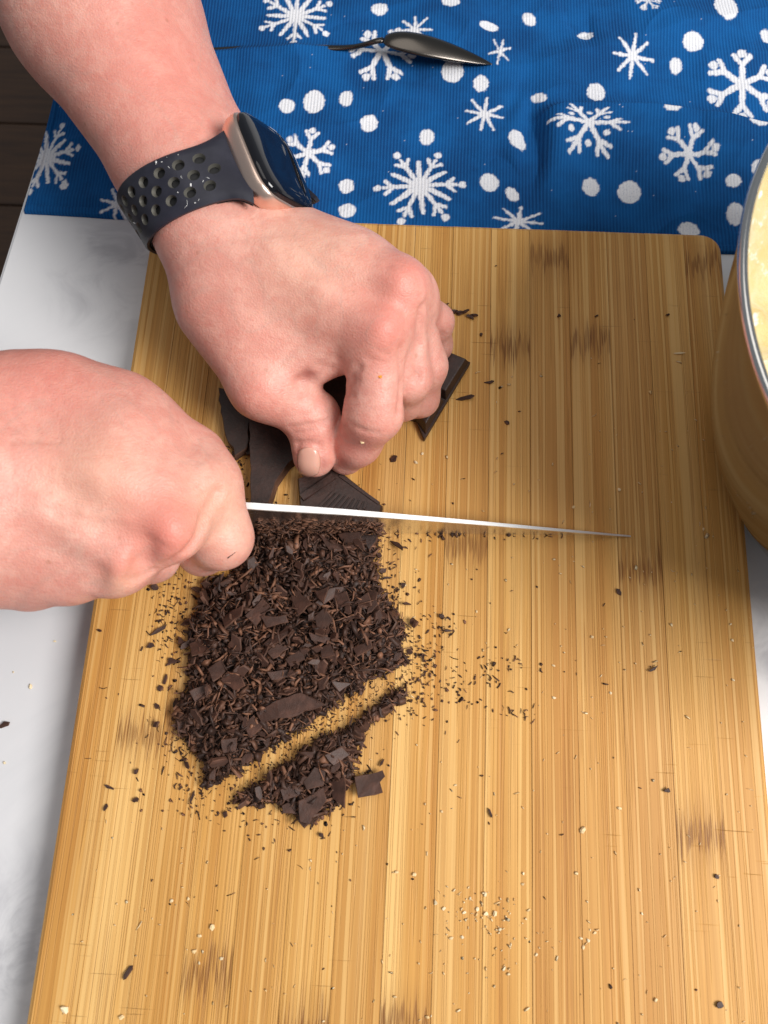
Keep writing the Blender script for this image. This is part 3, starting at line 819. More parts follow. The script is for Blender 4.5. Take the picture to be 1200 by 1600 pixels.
# crumbs along the cutting edge on the bare wood
n = 34; s_ = rng.uniform(.03, ss[9], n); C = np.array([eA+ed*x for x in s_])+nk[None]*np.abs(rng.normal(.0002, .0012, n))[:, None]; C[:, 2] = .0003
slivers('edge_crumbs', C, rng.gamma(2., .0006, n)+.0004, rng.gamma(2.4, .00018, n)+.00012, rng.uniform(0, 3.1, n), rng.normal(0, .2, n), ctint(n, .5), M_CHOCS)

# --- shards: each a thing of its own
GS = 'chopped chocolate shards in the heap'
def shard_mesh(P, th, seed):
    """P: outline in its own plane (metres)"""
    bm = bmesh.new(); r = np.random.default_rng(seed)
    top = inset(P, th*.16)+r.normal(0, th*.06, (len(P), 2))
    loft(bm, [(P, -th/2), (P+r.normal(0, th*.12, P.shape), th*.25), (top, th/2)], 1, 0)
    for q in bm.verts: q.co.z += 1.5*th*0+.35*th*math.sin(q.co.x*260+seed)
    return bm
protos = []
for k in range(14):
    r = np.random.default_rng(100+k); n = int(r.integers(4, 8)); a = np.sort(r.uniform(0, 2*math.pi, n)+0); a = np.linspace(0, 2*math.pi, n, endpoint=False)+r.normal(0, .22, n)
    el = r.uniform(.32, .9); rad = r.uniform(.75, 1.1, n)
    P = np.stack([np.cos(a)*rad, np.sin(a)*rad*el], 1)*.0030
    P = jag(P, .0014, .00016, k)
    bm = shard_mesh(P, r.uniform(.0008, .0018), k)
    me = bpy.data.meshes.new('shard'); bmesh.ops.recalc_face_normals(bm, faces=bm.faces); bm.to_mesh(me); bm.free()
    me.materials.append(M_CHOC); me.materials.append(M_CHOCB); protos.append(me)
heroes = [
 ([(850, 1040), (905, 1030), (955, 1015), (962, 1040), (945, 1060), (955, 1100), (865, 1120)], .0042, .20, 'large squarish chocolate shard lying apart at the lower right of the heap'),
 ([(640, 1130), (735, 1080), (745, 1130), (680, 1220), (645, 1210)], .0080, .15, 'big flat grey brown shard at the very bottom tip of the heap'),
 ([(755, 1060), (815, 1040), (815, 1160), (770, 1120)], .0070, .30, 'upright triangular shard beside the lone squarish one'),
 ([(660, 1060), (700, 1005), (740, 1020), (735, 1075), (670, 1090)], .0095, .12, 'broad shard resting above the bottom tip of the heap'),
 ([(480, 800), (560, 755), (650, 725), (740, 770), (640, 810), (500, 835)], .0120, .10, 'longest flat shard, beside the bare groove through the heap'),
 ([(435, 850), (470, 810), (505, 850), (460, 895)], .0105, .25, 'diamond shaped shard below the longest flat shard'),
 ([(185, 825), (240, 805), (245, 890), (190, 870)], .0045, .2, 'blocky shard at the far left edge of the heap'),
 ([(610, 360), (635, 340), (695, 395), (640, 435)], .0135, .3, 'grey glinting shard tilted up in the upper middle of the heap'),
 ([(698, 345), (752, 328), (735, 400)], .0140, .45, 'small pale triangular shard standing at the upper right of the heap'),
 ([(500, 440), (590, 435), (602, 462), (520, 482)], .0138, .1, 'shiny grey flat shard near the middle of the heap'),
 ([(830, 460), (925, 435), (945, 490), (860, 478)], .0075, .2, 'dark flat shard at the right edge of the heap'),
 ([(945, 445), (1045, 482), (950, 492)], .0050, .1, 'pointed shard reaching furthest right out of the heap')]
plainh = [[(510, 540), (600, 470), (622, 490), (530, 562)], [(440, 440), (505, 370), (532, 400), (480, 478)], [(345, 675), (400, 718), (442, 700), (430, 668), (375, 648)], [(700, 440), (735, 410), (772, 455), (720, 502)],
 [(520, 575), (560, 543), (602, 560), (545, 602)], [(755, 680), (842, 690), (790, 724)], [(348, 900), (407, 893), (402, 947), (358, 952)], [(393, 945), (492, 938), (470, 978), (408, 988)],
 [(572, 1085), (622, 1063), (642, 1112), (583, 1132)], [(578, 1150), (627, 1123), (632, 1182), (583, 1177)], [(288, 1000), (347, 998), (372, 1082), (298, 1092)], [(788, 130), (892, 122), (852, 182), (828, 192)],
 [(713, 130), (832, 187), (758, 194)], [(943, 690), (1017, 668), (1002, 752), (928, 732)], [(230, 540), (300, 515), (310, 575), (240, 590)], [(345, 440), (440, 400), (430, 440), (360, 480)], [(590, 600), (650, 560), (665, 600), (610, 630)],
 [(300, 640), (350, 600), (365, 650), (320, 690)], [(680, 500), (760, 520), (750, 545), (690, 530)], [(860, 380), (900, 350), (915, 400), (870, 410)], [(760, 360), (820, 345), (835, 390), (780, 410)], [(520, 650), (600, 640), (610, 668), (540, 680)],
 [(840, 560), (910, 530), (920, 560), (860, 590)], [(720, 560), (760, 540), (775, 590), (730, 600)], [(740, 960), (800, 930), (830, 960), (770, 1000)], [(230, 720), (300, 690), (310, 730), (250, 760)], [(480, 980), (540, 1010), (500, 1050), (460, 1030)]]
def hero(poly, z, tilt, label, group, seed):
    Pw = np.array([W(200+a/2.4, 780+b/2.4, z) for a, b in poly]); c = Pw.mean(0); P = jag((Pw-c)[:, :2], .0026, .00022, seed)
    r = np.random.default_rng(seed); bm = shard_mesh(P, r.uniform(.0008, .0015), seed)
    o = finish(mesh_bm('chocolate_shard', bm, M_CHOC)); o.location = c
    ax = r.uniform(0, 6.28); o.rotation_mode = 'QUATERNION'
    o.rotation_quaternion = Matrix.Rotation(tilt*r.uniform(.4, 1), 4, Vector((math.cos(ax), math.sin(ax), 0))).to_quaternion()
    tag(o, label, 'chocolate shard', group)
for k, (p_, z, ti, lb) in enumerate(heroes): hero(p_, z, ti, lb, 'shards that stand out in the heap', 300+k)
LB2 = 'small dark chocolate shard in the narrow lower strip of the heap, below the bare groove'
LB = 'small dark chocolate shard in the main heap between the blade and the bare groove'
for k, p_ in enumerate(plainh):
    c_ = np.mean([W(200+a/2.4, 780+b/2.4, .006) for a, b in p_], 0); lw_ = pdist(WB, c_[None, 0], c_[None, 1])[0] > 0
    if groove(c_[None, 0], c_[None, 1])[0] < .007: continue
    hero(p_, float(heap(c_[None, 0], c_[None, 1])[0])+.0034, .35, LB2 if lw_ else LB, 'shards in the lower strip of the heap' if lw_ else GS, 400+k)
Q = np.concatenate([rand_in(WA, 185), rand_in(WB, 64), ring_scatter(20, WA, .006, 0.)]); Q = Q[groove(Q[:, 0], Q[:, 1]) > .0058]
Hq = heap(Q[:, 0], Q[:, 1])
for (x, y), h in zip(Q, Hq):
    me = protos[int(rng.integers(len(protos)))]
    o = bpy.data.objects.new('chocolate_shard', me); link(o)
    s_ = rng.gamma(3.2, .21)+.30; el = rng.uniform(.4, 1.)
    o.scale = (s_*(1.2 if el < .6 else 1), s_*el, min(1., .45+s_*.3)*rng.choice([.8, 1., 1.9], p=[.5, .3, .2])); o.location = (x, y, h+.0019+abs(rng.normal(0, .0012)))
    o.rotation_euler = (rng.normal(0, .45), rng.normal(0, .45), rng.uniform(0, 6.28))
    lw_ = pdist(WB, np.array([o.location[0]]), np.array([o.location[1]]))[0] > 0
    tag(o, LB2 if lw_ else LB, 'chocolate shard', 'shards in the lower strip of the heap' if lw_ else GS)
for k in range(22):
    u, v_ = rng.normal(366, 10), rng.uniform(600, 785); p = W(u, v_, .001)
    o = bpy.data.objects.new('chocolate_shard', protos[int(rng.integers(len(protos)))]); link(o)
    s_ = rng.uniform(.7, 1.5); o.scale = (s_, s_*rng.uniform(.4, .9), .9); o.location = (p[0], p[1], .0012+.0035*rng.uniform(0, 1)*(v_ < 720)); o.rotation_euler = (rng.normal(0, .4), rng.normal(0, .4), rng.uniform(0, 6.28))
    tag(o, 'chocolate shard in the shadowed cluster left of the smooth slab, under the upper hand', 'chocolate shard', 'shards left of the smooth slab')
# single crumbs on the bare wood that can be told apart
GC = 'loose chocolate crumbs on the bare wood'
loose = [(248, 985, 1.5), (235, 1009, 1.1), (268, 1033, 1.5), (258, 1062, 1.0), (250, 1075, .9), (245, 1103, .9), (300, 1247, 1.3), (352, 1272, 1.0), (503, 1305, .9), (727, 622, 1.7), (615, 717, 1.2), (793, 660, .8), (766, 597, 1.0), (695, 480, 1.1), (967, 925, .9), (1021, 1045, 1.0),
         (1043, 1235, .9), (1125, 1571, .9), (200, 1519, 1.3), (1120, 1370, .7), (155, 985, .8), (597, 1192, .8), (213, 1205, .9), (212, 1250, .8), (766, 1270, .8), (752, 522, .6), (873, 493, .6), (1043, 492, .6), (598, 892, 1.0), (630, 915, .9), (604, 903, 1.0), (592, 868, .9), (640, 1018, .9), (170, 1230, 1.0), (165, 1262, 1.0), (690, 963, 1.0), (700, 985, 1.1)]
for k, (u, v_, s_) in enumerate(loose):
    o = bpy.data.objects.new('chocolate_crumb', protos[k % len(protos)]); link(o)
    p = W(u, v_, .0007); s_ *= .62
    o.scale = (s_*(1.5 if k % 3 == 0 else 1), s_*(.55 if k % 3 == 0 else 1), .7); o.location = (p[0], p[1], .0008); o.rotation_euler = (rng.normal(0, .12), rng.normal(0, .12), rng.uniform(0, 6.28))
    sp_ = {0: 'biggest loose chocolate crumb left of the heap, just below the lower hand', 9: 'drop shaped chocolate flake on the bare wood right of the curled fingers', 10: 'chocolate crumb on bare wood between the two hands and the knife spine', 14: 'chocolate crumb below the tip of the knife',
           15: 'chocolate crumb halfway down the right side of the board', 16: 'chocolate crumb on the right of the board, above the large bamboo node', 17: 'chocolate crumb nearest the bottom right corner of the board', 18: 'chocolate crumb beside the bamboo node near the bottom left corner'}
    tag(o, sp_.get(k, 'loose dark chocolate crumb lying on the bare wood away from the heap'), 'chocolate crumb', None if k in sp_ else GC)
# the row of curled shavings beyond the fingers
GR = 'curled shavings beyond the fingers'
for k in range(13):
    u = 686+k*4.6+rng.normal(0, 1); v_ = 478+k*1.75+rng.normal(0, 3); p = W(u, v_, .001)
    o = bpy.data.objects.new('chocolate_shaving', protos[(k*3) % len(protos)]); link(o)
    o.scale = (.85, .34, .8); o.location = (p[0], p[1], .0010+.0006*(k % 2)); o.rotation_euler = (rng.normal(0, .3), rng.normal(0, .3), rng.uniform(-.9, .5))
    tag(o, 'thin chocolate shaving in the short row beyond the little finger', 'chocolate shaving', GR)
p = W(7, 1132, ZC+.001)
o = bpy.data.objects.new('chocolate_crumb', protos[5]); link(o); o.scale = (1.0, .7, .8); o.location = (p[0], p[1], ZC+.0012); o.rotation_euler = (.1, 0, .5)
tag(o, 'dark chocolate crumb fallen on the white counter left of the board', 'chocolate crumb')

# --- pale crumbs
t = NT('pale_crumb'); r_ = t.n('ShaderNodeObjectInfo').outputs['Random']
t.bs(Base_Color=t.mix(r_, (.72, .50, .24, 1), (.80, .68, .46, 1)), Roughness=.7); t.bump(t.noise(t.coord(), 900, 3), .0004, .7); M_PALE = t.m
pp = []
for k in range(5):
    bm = bmesh.new(); bmesh.ops.create_icosphere(bm, subdivisions=1, radius=.0012); r = np.random.default_rng(70+k)
    for q in bm.verts: q.co *= r.uniform(.65, 1.2); q.co.z *= .7; q.co.x *= 1.35
    me = bpy.data.meshes.new('crumb'); bm.to_mesh(me); bm.free(); me.materials.append(M_PALE); pp.append(me)
GP = 'pale crumbs on the cutting board'
def crumb(k, u, v_, s_, label, group, z0=0., flat=1.):
    o = bpy.data.objects.new('pale_crumb', pp[k % 5]); link(o); p = W(u, v_, z0+.0007)
    o.scale = (s_, s_, s_*flat); o.location = (p[0], p[1], z0+.0006*s_*flat); o.rotation_euler = (rng.normal(0, .2), rng.normal(0, .2), rng.uniform(0, 6.28)); tag(o, label, 'crumb', group)
crumb(0, 910, 1297, 1.15, 'largest pale crumb, alone in the lower right half of the board', None)
crumb(1, 101, 1578, 1.25, 'pale oat crumb near the bottom left corner of the board', None)
o = bpy.data.objects.new('pale_flake', pp[2]); link(o); p = W(1060, 552, .0005); o.scale = (2.4, .5, .4); o.location = tuple(p); o.rotation_euler = (0, 0, .1); tag(o, 'pale sliver lying flat by the bowl, upper right of the board', 'crumb')
for k, (u, v_, s_) in enumerate([(968, 1263, .8), (620, 1363, .8), (648, 1366, .85), (681, 1411, .9), (694, 1420, .7), (758, 1398, .85), (735, 1404, .6), (746, 1420, .8), (760, 1428, .9), (773, 1428, .95), (726, 1426, .7), (705, 1466, .8), (722, 1465, .7), (920, 1470, .7), (908, 1466, .6), (912, 1480, .7), (930, 1458, .6),
       (331, 1448, 1.15), (303, 1487, .85), (312, 1463, .7), (345, 1498, .8), (311, 1505, .6), (268, 1407, .7), (294, 1405, .6), (190, 1590, .9), (866, 1040, .6), (866, 1090, .7), (955, 1083, .6), (818, 1365, .6), (838, 1492, .6), (668, 1590, .7), (712, 1227, .6), (925, 995, .8), (968, 765, .8), (896, 792, .7), (1100, 826, .7),
       (650, 722, .9), (660, 708, .7), (1145, 1000, .6), (1146, 1062, .6), (745, 955, .6), (1004, 1428, .5), (690, 1268, .6), (817, 1382, .6)]):
    zn = ('in the cluster low in the middle of the board', 'pale crumbs clustered low in the middle') if 560 < u < 800 and v_ > 1340 else ('in the lower left of the board', 'pale crumbs at the lower left') if u < 560 else ('in the lower right of the board', 'pale crumbs at the lower right') if v_ > 980 else ('on the board beyond the knife, between hand and bowl', 'pale crumbs beyond the knife')
    crumb(k, u, v_, s_*.85, 'tiny pale crumb '+zn[0], zn[1])
for k, (u, v_, s_) in enumerate([(47, 1073, .9), (85, 1002, .5), (6, 1192, .6), (20, 1050, .4)]):
    crumb(k, u, v_, s_, 'tiny pale crumb on the white counter left of the board', 'crumbs on the counter', ZC)
q = np.concatenate([np.c_[rng.uniform(560, 1180, 190), rng.uniform(880, 1600, 190)], np.c_[rng.normal(740, 45, 60), rng.normal(1430, 22, 60)], np.c_[rng.normal(800, 60, 30), rng.normal(1480, 25, 30)], np.c_[rng.uniform(70, 560, 50), rng.uniform(1280, 1600, 50)], np.c_[rng.uniform(600, 1120, 70), rng.uniform(560, 900, 70)]])
Q = np.array([W(a, b, .0002) for a, b in q]); n = len(Q); a = rng.uniform(0, 1, n)[:, None]
slivers('pale_crumb_dust', Q, rng.gamma(2., .0004, n)+.0003, rng.gamma(2.4, .00012, n)+.00012, rng.uniform(0, math.pi, n), rng.normal(0, .1, n), np.array([.70, .46, .20])*(1-a)+np.array([.80, .66, .42])*a, M_CHOCS)

# bits stuck to the hands
p = on(L, 594, 588); o = bpy.data.objects.new('orange_crumb', pp[3]); link(o); o.location = tuple(p); o.scale = (.75, .9, .4)
me = pp[3].copy(); me.materials.clear(); me.materials.append(plain('orange_speck', (.75, .26, .02), .5).m); o.data = me
tag(o, 'tiny orange crumb stuck on the index finger of the upper hand', 'crumb')
p = on(R, 360, 869); o = bpy.data.objects.new('chocolate_sliver', protos[2]); link(o); o.location = tuple(p); o.scale = (.95, .12, .25); o.rotation_euler = (0, 0, .75)
tag(o, 'thin chocolate sliver stuck on the knuckle of the hand holding the knife', 'chocolate sliver')
p = on(L, 566, 691); o = bpy.data.objects.new('pale_crumb', pp[1]); link(o); o.location = tuple(p); o.scale = (.7, .7, .6)
tag(o, 'tiny pale crumb stuck to the index fingertip of the upper hand', 'crumb')
# ---------------------------------------------------------------- tea towel
ZT = ZC+.003
def tw(u, v_): return W(u, v_, ZT)[:2]
def jac(u, v_):
    a = tw(u, v_); return np.linalg.norm(tw(u+1, v_)-a), np.linalg.norm(tw(u, v_+1)-a)
xs = np.concatenate([np.arange(-.2345, .212, .00058), np.linspace(.2125, .33, 60)])
ys = np.concatenate([np.linspace(0, .186, 330), np.linspace(.187, .27, 45)])
TX, TY = np.meshgrid(xs, ys)
b0 = tw(35, 329); b1 = tw(1135, 393)
yb = b0[1]+(TX-b0[0])*(b1[1]-b0[1])/(b1[0]-b0[0])+(vnoise(TX*60, TX*0, 9)-.5)*.0012
TYW = yb+TY                                             # rows follow the hem
l0, l1 = tw(35, 329), tw(76, 172)
slope = (l1[0]-l0[0])/(l1[1]-l0[1])
TXW = TX+(l0[0]-TX[0, 0]+slope*(TYW-l0[1]))*np.clip(1-(TX-TX[0, 0])/.2, 0, 1)
fx, fy = TXW.ravel(), TYW.ravel()
hgt = .0016+(vnoise(fx*22, fy*26, 1)-.5)*.0052+(vnoise(fx*55+3, fy*48, 2)-.5)*.0020
rw_ = 1-np.abs(2*vnoise(fx*17+fy*9+2, fy*20-fx*6, 12)-1)
hgt = hgt+.0034*rw_**4*vnoise(fx*14, fy*14, 13)
rw_ = 1-np.abs(2*vnoise(fx*30-fy*14+7, fy*26+fx*8, 15)-1)
hgt = hgt+.0016*rw_**5*vnoise(fx*20+5, fy*20, 16)
def ridge(px, A, front, back, fade):
    global hgt
    Q = np.array([tw(*p) for p in px]); yy = np.interp(fx, Q[:, 0], Q[:, 1]); d = fy-yy
    wdw = np.clip((fx-Q[0, 0])/fade, 0, 1)*np.clip((Q[-1, 0]-fx)/fade, 0, 1); wdw = wdw*wdw*(3-2*wdw)
    pr = np.where(d < 0, np.exp(-(np.abs(d)/front)**1.15), np.exp(-(d/back)**1.6))
    hgt = hgt+A*wdw*pr
ridge([(800, 196), (860, 188), (915, 184), (960, 184), (1020, 185), (1080, 191), (1140, 203), (1200, 213), (1400, 240)], .0085, .022, .0052, .035)
ridge([(250, 92), (360, 84), (420, 82), (480, 80), (540, 80), (580, 84), (660, 96)], .0042, .020, .0045, .03)
ridge([(780, 116), (860, 96), (960, 74), (1080, 40), (1200, 20)], .0045, .020, .018, .05)
ridge([(690, 20), (760, 60), (830, 90)], .0035, .012, .012, .02)
def dent(u, v_, su, sv, A, rot=0.):
    global hgt
    c = tw(u, v_); a, b = jac(u, v_); X_, Y_ = fx-c[0], fy-c[1]; co, si = math.cos(rot), math.sin(rot)
    hgt = hgt+A*np.exp(-((X_*co+Y_*si)/(su*a))**2-((Y_*co-X_*si)/(sv*b))**2)
dent(832, 225, 16, 60, -.0095); dent(868, 230, 30, 70, .0042); dent(790, 270, 18, 40, -.0060, .3); dent(800, 160, 14, 40, -.0018, -.4)
dent(545, 45, 30, 16, -.0065, .2); dent(640, 150, 70, 22, .0022, .1); dent(1120, 350, 40, 24, -.003); dent(120, 260, 50, 25, .0018); dent(1090, 250, 14, 60, -.003); dent(905, 30, 16, 40, -.005, .3); dent(700, 245, 60, 18, -.004, -.1)
edge_d = np.minimum(TY.ravel(), (TX-TX[0, 0]).ravel())
hgt = hgt*np.clip(edge_d/.012+.12, 0, 1)+np.where(edge_d < .004, .0008, 0)+.0012
Zt = ZC+np.maximum(hgt, .0009)
Zt = np.where(edge_d < 1e-6, ZC+.0002, Zt)
# the print
ink = np.zeros(len(fx)); aa = .00030
ny, nx = TX.shape
def cover(x0, x1, y0, y1): return np.nonzero((fx > x0) & (fx < x1) & (fy > y0) & (fy < y1))[0]
wob1 = (vnoise(fx*900, fy*900, 5)-.5)*.0009
def lay(idx, d): ink[idx] = np.maximum(ink[idx], np.clip(.5-(d+wob1[idx])/aa*.5, 0, 1))
def dot(u, v_, w_, h_, rot=0.):
    c = tw(u, v_); a, b = jac(u, v_); rx, ry = w_/2*a, h_/2*b; r = max(rx, ry)*1.3
    i = cover(c[0]-r, c[0]+r, c[1]-r, c[1]+r)
    X_, Y_ = fx[i]-c[0], fy[i]-c[1]; co, si = math.cos(rot), math.sin(rot)
    X_, Y_ = X_*co+Y_*si, Y_*co-X_*si
    q = np.sqrt((X_/rx)**2+(Y_/ry)**2); lay(i, (q-1)*min(rx, ry))
def flake(u, v_, w_, h_, kind, rot=0., squash=1., lw=1.):
    c = tw(u, v_); a, b = jac(u, v_); Rx, Ry = w_/2*a, h_/2*b; R_ = max(Rx, Ry)
    i = cover(c[0]-R_*1.25, c[0]+R_*1.25, c[1]-R_*1.25, c[1]+R_*1.25)
    X_, Y_ = (fx[i]-c[0])/Rx, (fy[i]-c[1])/Ry
    Y_ = np.where(Y_ > 0, Y_/squash, Y_)
    q = np.stack([X_, Y_], 1); best = np.full(len(i), 9.)
    def seg(r0, a0, r1, a1, w0, w1):
        nonlocal best
        A = np.array([r0*math.sin(a0), r0*math.cos(a0)]); B = np.array([r1*math.sin(a1), r1*math.cos(a1)]); e = B-A
        t_ = np.clip(((q-A) @ e)/(e @ e), 0, 1); best = np.minimum(best, np.linalg.norm(q-A-t_[:, None]*e, axis=1)-(w0+(w1-w0)*t_)*lw)
    def dt(r, an, rad):
        nonlocal best
        best = np.minimum(best, np.linalg.norm(q-np.array([r*math.sin(an), r*math.cos(an)]), axis=1)-rad)
    def br(an, r0, l, sp, w):                            # a V of two barbs
        for s_ in (-1, 1):
            x = r0*math.sin(an)+l*math.sin(an+s_*sp); y = r0*math.cos(an)+l*math.cos(an+s_*sp)
            seg(r0, an, math.hypot(x, y), math.atan2(x, y), w, w*.8)
    for k in range(6):
        an = rot+k*math.pi/3+random.uniform(-.04, .04)
        if kind == 'A':
            seg(0, an, .80, an, .060, .040); br(an, .58, .24, .75, .048); dt(.94, an, .085)
            seg(0, an+math.pi/6, .70+random.uniform(-.05, .05), an+math.pi/6, .075, .045)
        elif kind == 'B':
            seg(0, an, .58, an, .085, .075); br(an, .56, .36, .66, .078); dt(.90, an, .125)
        elif kind == 'D':
            seg(0, an, .98, an, .070, .045); br(an, .50, .34, .60, .055); dt(.52, an+math.pi/6, .08)
    if kind == 'A': dt(0, 0, .20)
    if kind == 'C':
        for k in range(8 if w_ > 45 else 6):
            an = rot+k*2*math.pi/(8 if w_ > 45 else 6)+random.uniform(-.1, .1); seg(0, an, .96+random.uniform(-.08, .04), an, .105, .060)
    lay(i, best*min(Rx, Ry))
for u, v_, w_, h_, k, r_ in [(462, 24, 122, 96, 'A', .0), (656, 291, 142, 126, 'A', .42), (72, 246, 104, 116, 'A', .25), (482, 243, 84, 78, 'B', .12), (1157, 137, 116, 108, 'B', .10), (1073, 247, 92, 80, 'B', .30), (597, 84, 104, 92, 'B', .52), (1012, 2, 40, 40, 'B', .5),
                       (987, 92, 66, 66, 'C', .1), (757, 180, 64, 56, 'C', .2), (781, 84, 36, 44, 'C', .3), (810, 345, 80, 52, 'C', .15), (186, 322, 60, 50, 'C', .3), (648, 50, 56, 44, 'C', .0), (250, 90, 110, 100, 'A', .1), (280, 250, 90, 80, 'B', .1), (900, 392, 80, 60, 'B', 0.)]:
    flake(u, v_, w_, h_, k, r_)
flake(915, 206, 124, 104, 'D', .52, .36)
for d_ in [(593, 12, 26, 18), (704, 7, 28, 20), (763, 44, 30, 17), (827, 28, 20, 22, .4), (1133, 14, 36, 44), (1081, 70, 32, 27), (1056, 103, 19, 23), (915, 54, 24, 15), (1197, 55, 16, 24), (707, 112, 34, 36), (751, 132, 24, 26), (491, 161, 33, 37), (541, 156, 20, 27), (449, 170, 24, 24), (577, 197, 27, 26),
           (667, 214, 23, 22), (842, 156, 24, 13, -.5), (929, 152, 28, 29), (808, 220, 27, 28, .5), (765, 282, 30, 29), (801, 300, 19, 24, .5), (541, 288, 24, 22), (542, 327, 27, 22), (923, 293, 27, 28), (983, 301, 36, 34), (1143, 287, 25, 18), (1149, 335, 27, 32), (1077, 358, 34, 22), (1042, 187, 26, 14),
           (1175, 207, 32, 14, -.2), (905, 255, 0.1, .1), (100, 290, 12, 12), (130, 180, 20, 18), (200, 190, 24, 22), (620, 360, 26, 20), (690, 366, 24, 20), (1182, 270, 24, 22), (720, -10, 24, 20), (860, -14, 30, 22), (950, -20, 26, 26), (491, 333, 10, 8)]:
    if d_[2] > 1: dot(*d_)
lint = cover(-.24, .3, 0, .2); lint = lint[hsh(lint, lint*0+7, 21) > .99965]
ink[lint] = np.maximum(ink[lint], .55)
t = NT('blue_ribbed_cotton')
v = t.coord(); sp = t.sep(v)
rib_d = t.n('ShaderNodeMath', operation='SINE'); t.put(rib_d.inputs[0], t.math('ADD', t.math('MULTIPLY', sp[0], 2*math.pi/.00185), t.math('MULTIPLY', t.noise(t.scale(v, 30, 30, 1), 1., 2), 3.2)))
rib = t.math('ADD', .5, t.math('MULTIPLY', rib_d.outputs[0], .5))
weave = t.noise(t.scale(v, 900, 2600, 1), 1., 2, .6)
fade = t.noise(v, 26, 4, .6)
bl = t.mix(t.smooth(fade, .3, .7), (.0012, .036, .140, 1), (.0020, .078, .265, 1))
bl = t.mix(t.math('MULTIPLY', t.math('MULTIPLY', rib, weave), .75), bl, (.009, .135, .385, 1))
ia = t.attr('ink')[0]
wc = t.mix(t.math('MULTIPLY', t.math('MULTIPLY', rib, weave), .5), (.74, .74, .77, 1), (.56, .59, .67, 1))
ia = t.math('MULTIPLY', ia, t.math('SUBTRACT', 1., t.math('MULTIPLY', t.smooth(t.noise(t.scale(v, 1500, 900, 1), 1., 3, .7), .52, .72), .45)))
t.bs(Base_Color=t.mix(ia, bl, wc), Roughness=.88)
t.b.inputs['Specular IOR Level'].default_value = .2; t.b.inputs['Sheen Weight'].default_value = .0
t.bump(t.math('ADD', rib, t.math('MULTIPLY', weave, .6)), .00028, .7)
idx = np.arange(nx*ny).reshape(ny, nx)
F = np.stack([idx[:-1, :-1], idx[:-1, 1:], idx[1:, 1:], idx[1:, :-1]], -1).reshape(-1, 4)
towel = mesh_np('tea_towel', np.stack([fx, fy, Zt], 1), F, t.m)
vcol(towel, 'ink', np.repeat(ink[:, None], 3, 1))
tag(towel, 'blue ribbed tea towel printed with white snowflakes and dots, rumpled behind the board', 'tea towel')

# ---------------------------------------------------------------- spoon
M_SPOON = plain('spoon_steel_dark_reflection', (.11, .098, .088), .24, 1.).m  # reflection of a dark room put into the base colour
sa, sb = W(597, 63, ZC+.0150), W(772, 101, ZC+.0045)
ax_ = (sb-sa); sl = np.linalg.norm(ax_[:2]); ax_ /= np.linalg.norm(ax_)
ac = np.array([-ax_[1], ax_[0], 0]); ac /= np.linalg.norm(ac); au = np.cross(ax_, ac)
roll = math.radians(-24); ac, au = ac*math.cos(roll)+au*math.sin(roll), au*math.cos(roll)-ac*math.sin(roll)
spoon = empty('spoon', tuple(sa)); tag(spoon, 'steel spoon lying face down on the blue towel', 'spoon')
V = []; na, nb = 40, 20
for i in range(na+1):
    a = i/na; hw = .0100*math.sin(math.pi*min(1, a**.70))**.70*(1 if a < .999 else 0)+.0020*(1-a)**2
    for j in range(nb+1):
        b = j/nb*2-1
        z = .0075*(math.sin(math.pi*a**.62)**.8 if 0 < a < 1 else 0)*(1-b*b)
        V.append(sa+ax_*sl*a+ac*hw*b+au*z)
F = [(i*(nb+1)+j, (i+1)*(nb+1)+j, (i+1)*(nb+1)+j+1, i*(nb+1)+j+1) for i in range(na) for j in range(nb)]
o = mesh_np('spoon_bowl', V, F, M_SPOON, spoon); md = o.modifiers.new('s', 'SOLIDIFY'); md.thickness = .0013; md.offset = -1
V = []; nh = 24; hp = [(599, 62.5, .0150), (588, 64, .0148), (574, 68.5, .0125), (556, 73, .0088), (535, 75, .0064), (500, 75, .0046), (440, 76, .0038), (370, 78, .003), (250, 86, .003)]
HP = np.array([W(u, v_, ZC+z) for u, v_, z in hp]); tt = np.linspace(0, len(hp)-1, nh)
C = np.stack([np.interp(tt, np.arange(len(hp)), HP[:, k]) for k in range(3)], 1)
for i in range(nh):
    w_ = .0019+.0030*max(0, (i/nh-.45)); h_ = .0012-.0005*i/nh
    d = C[min(i+1, nh-1)]-C[max(i-1, 0)]; d /= np.linalg.norm(d); s_ = np.cross(d, [0, 0, 1]); s_ /= np.linalg.norm(s_); u_ = np.cross(s_, d)
    for k in range(10):
        a = 2*math.pi*k/10; V.append(C[i]+s_*w_*math.cos(a)+u_*h_*math.sin(a))
F = [(i*10+k, i*10+(k+1) % 10, (i+1)*10+(k+1) % 10, (i+1)*10+k) for i in range(nh-1) for k in range(10)]+[tuple(range(10))[::-1], tuple(range((nh-1)*10, nh*10))]
mesh_np('spoon_handle', V, F, M_SPOON, spoon)

# ---------------------------------------------------------------- mixing bowl
t = NT('bowl_steel')
v = t.coord(); z_ = t.sep(v)[2]
br = t.noise(t.scale(v, 3, 3, 900), 1., 2, .5); sm_ = t.noise(v, 30, 4, .6)
t.bs(Base_Color=(.47, .47, .47, 1), Metallic=1., Roughness=t.math('ADD', .085, t.math('ADD', t.math('MULTIPLY', br, .02), t.math('MULTIPLY', t.smooth(sm_, .45, .8), .07))))
t.bump(t.noise(v, 14, 2), .0012, .12)
M_BOWL = t.m
BX, BY, BR, BH = .22933, -.12001, .13215, .130
bowl = empty('mixing_bowl', (BX, BY, ZC)); tag(bowl, 'large stainless steel mixing bowl of pale creamed batter at the right edge', 'mixing bowl')
prof = [(.0, ZC+.001), (.058, ZC+.001), (.064, ZC+.0015), (.0672, ZC+.006), (.070, ZC+.0125), (.0745, -.0045)]
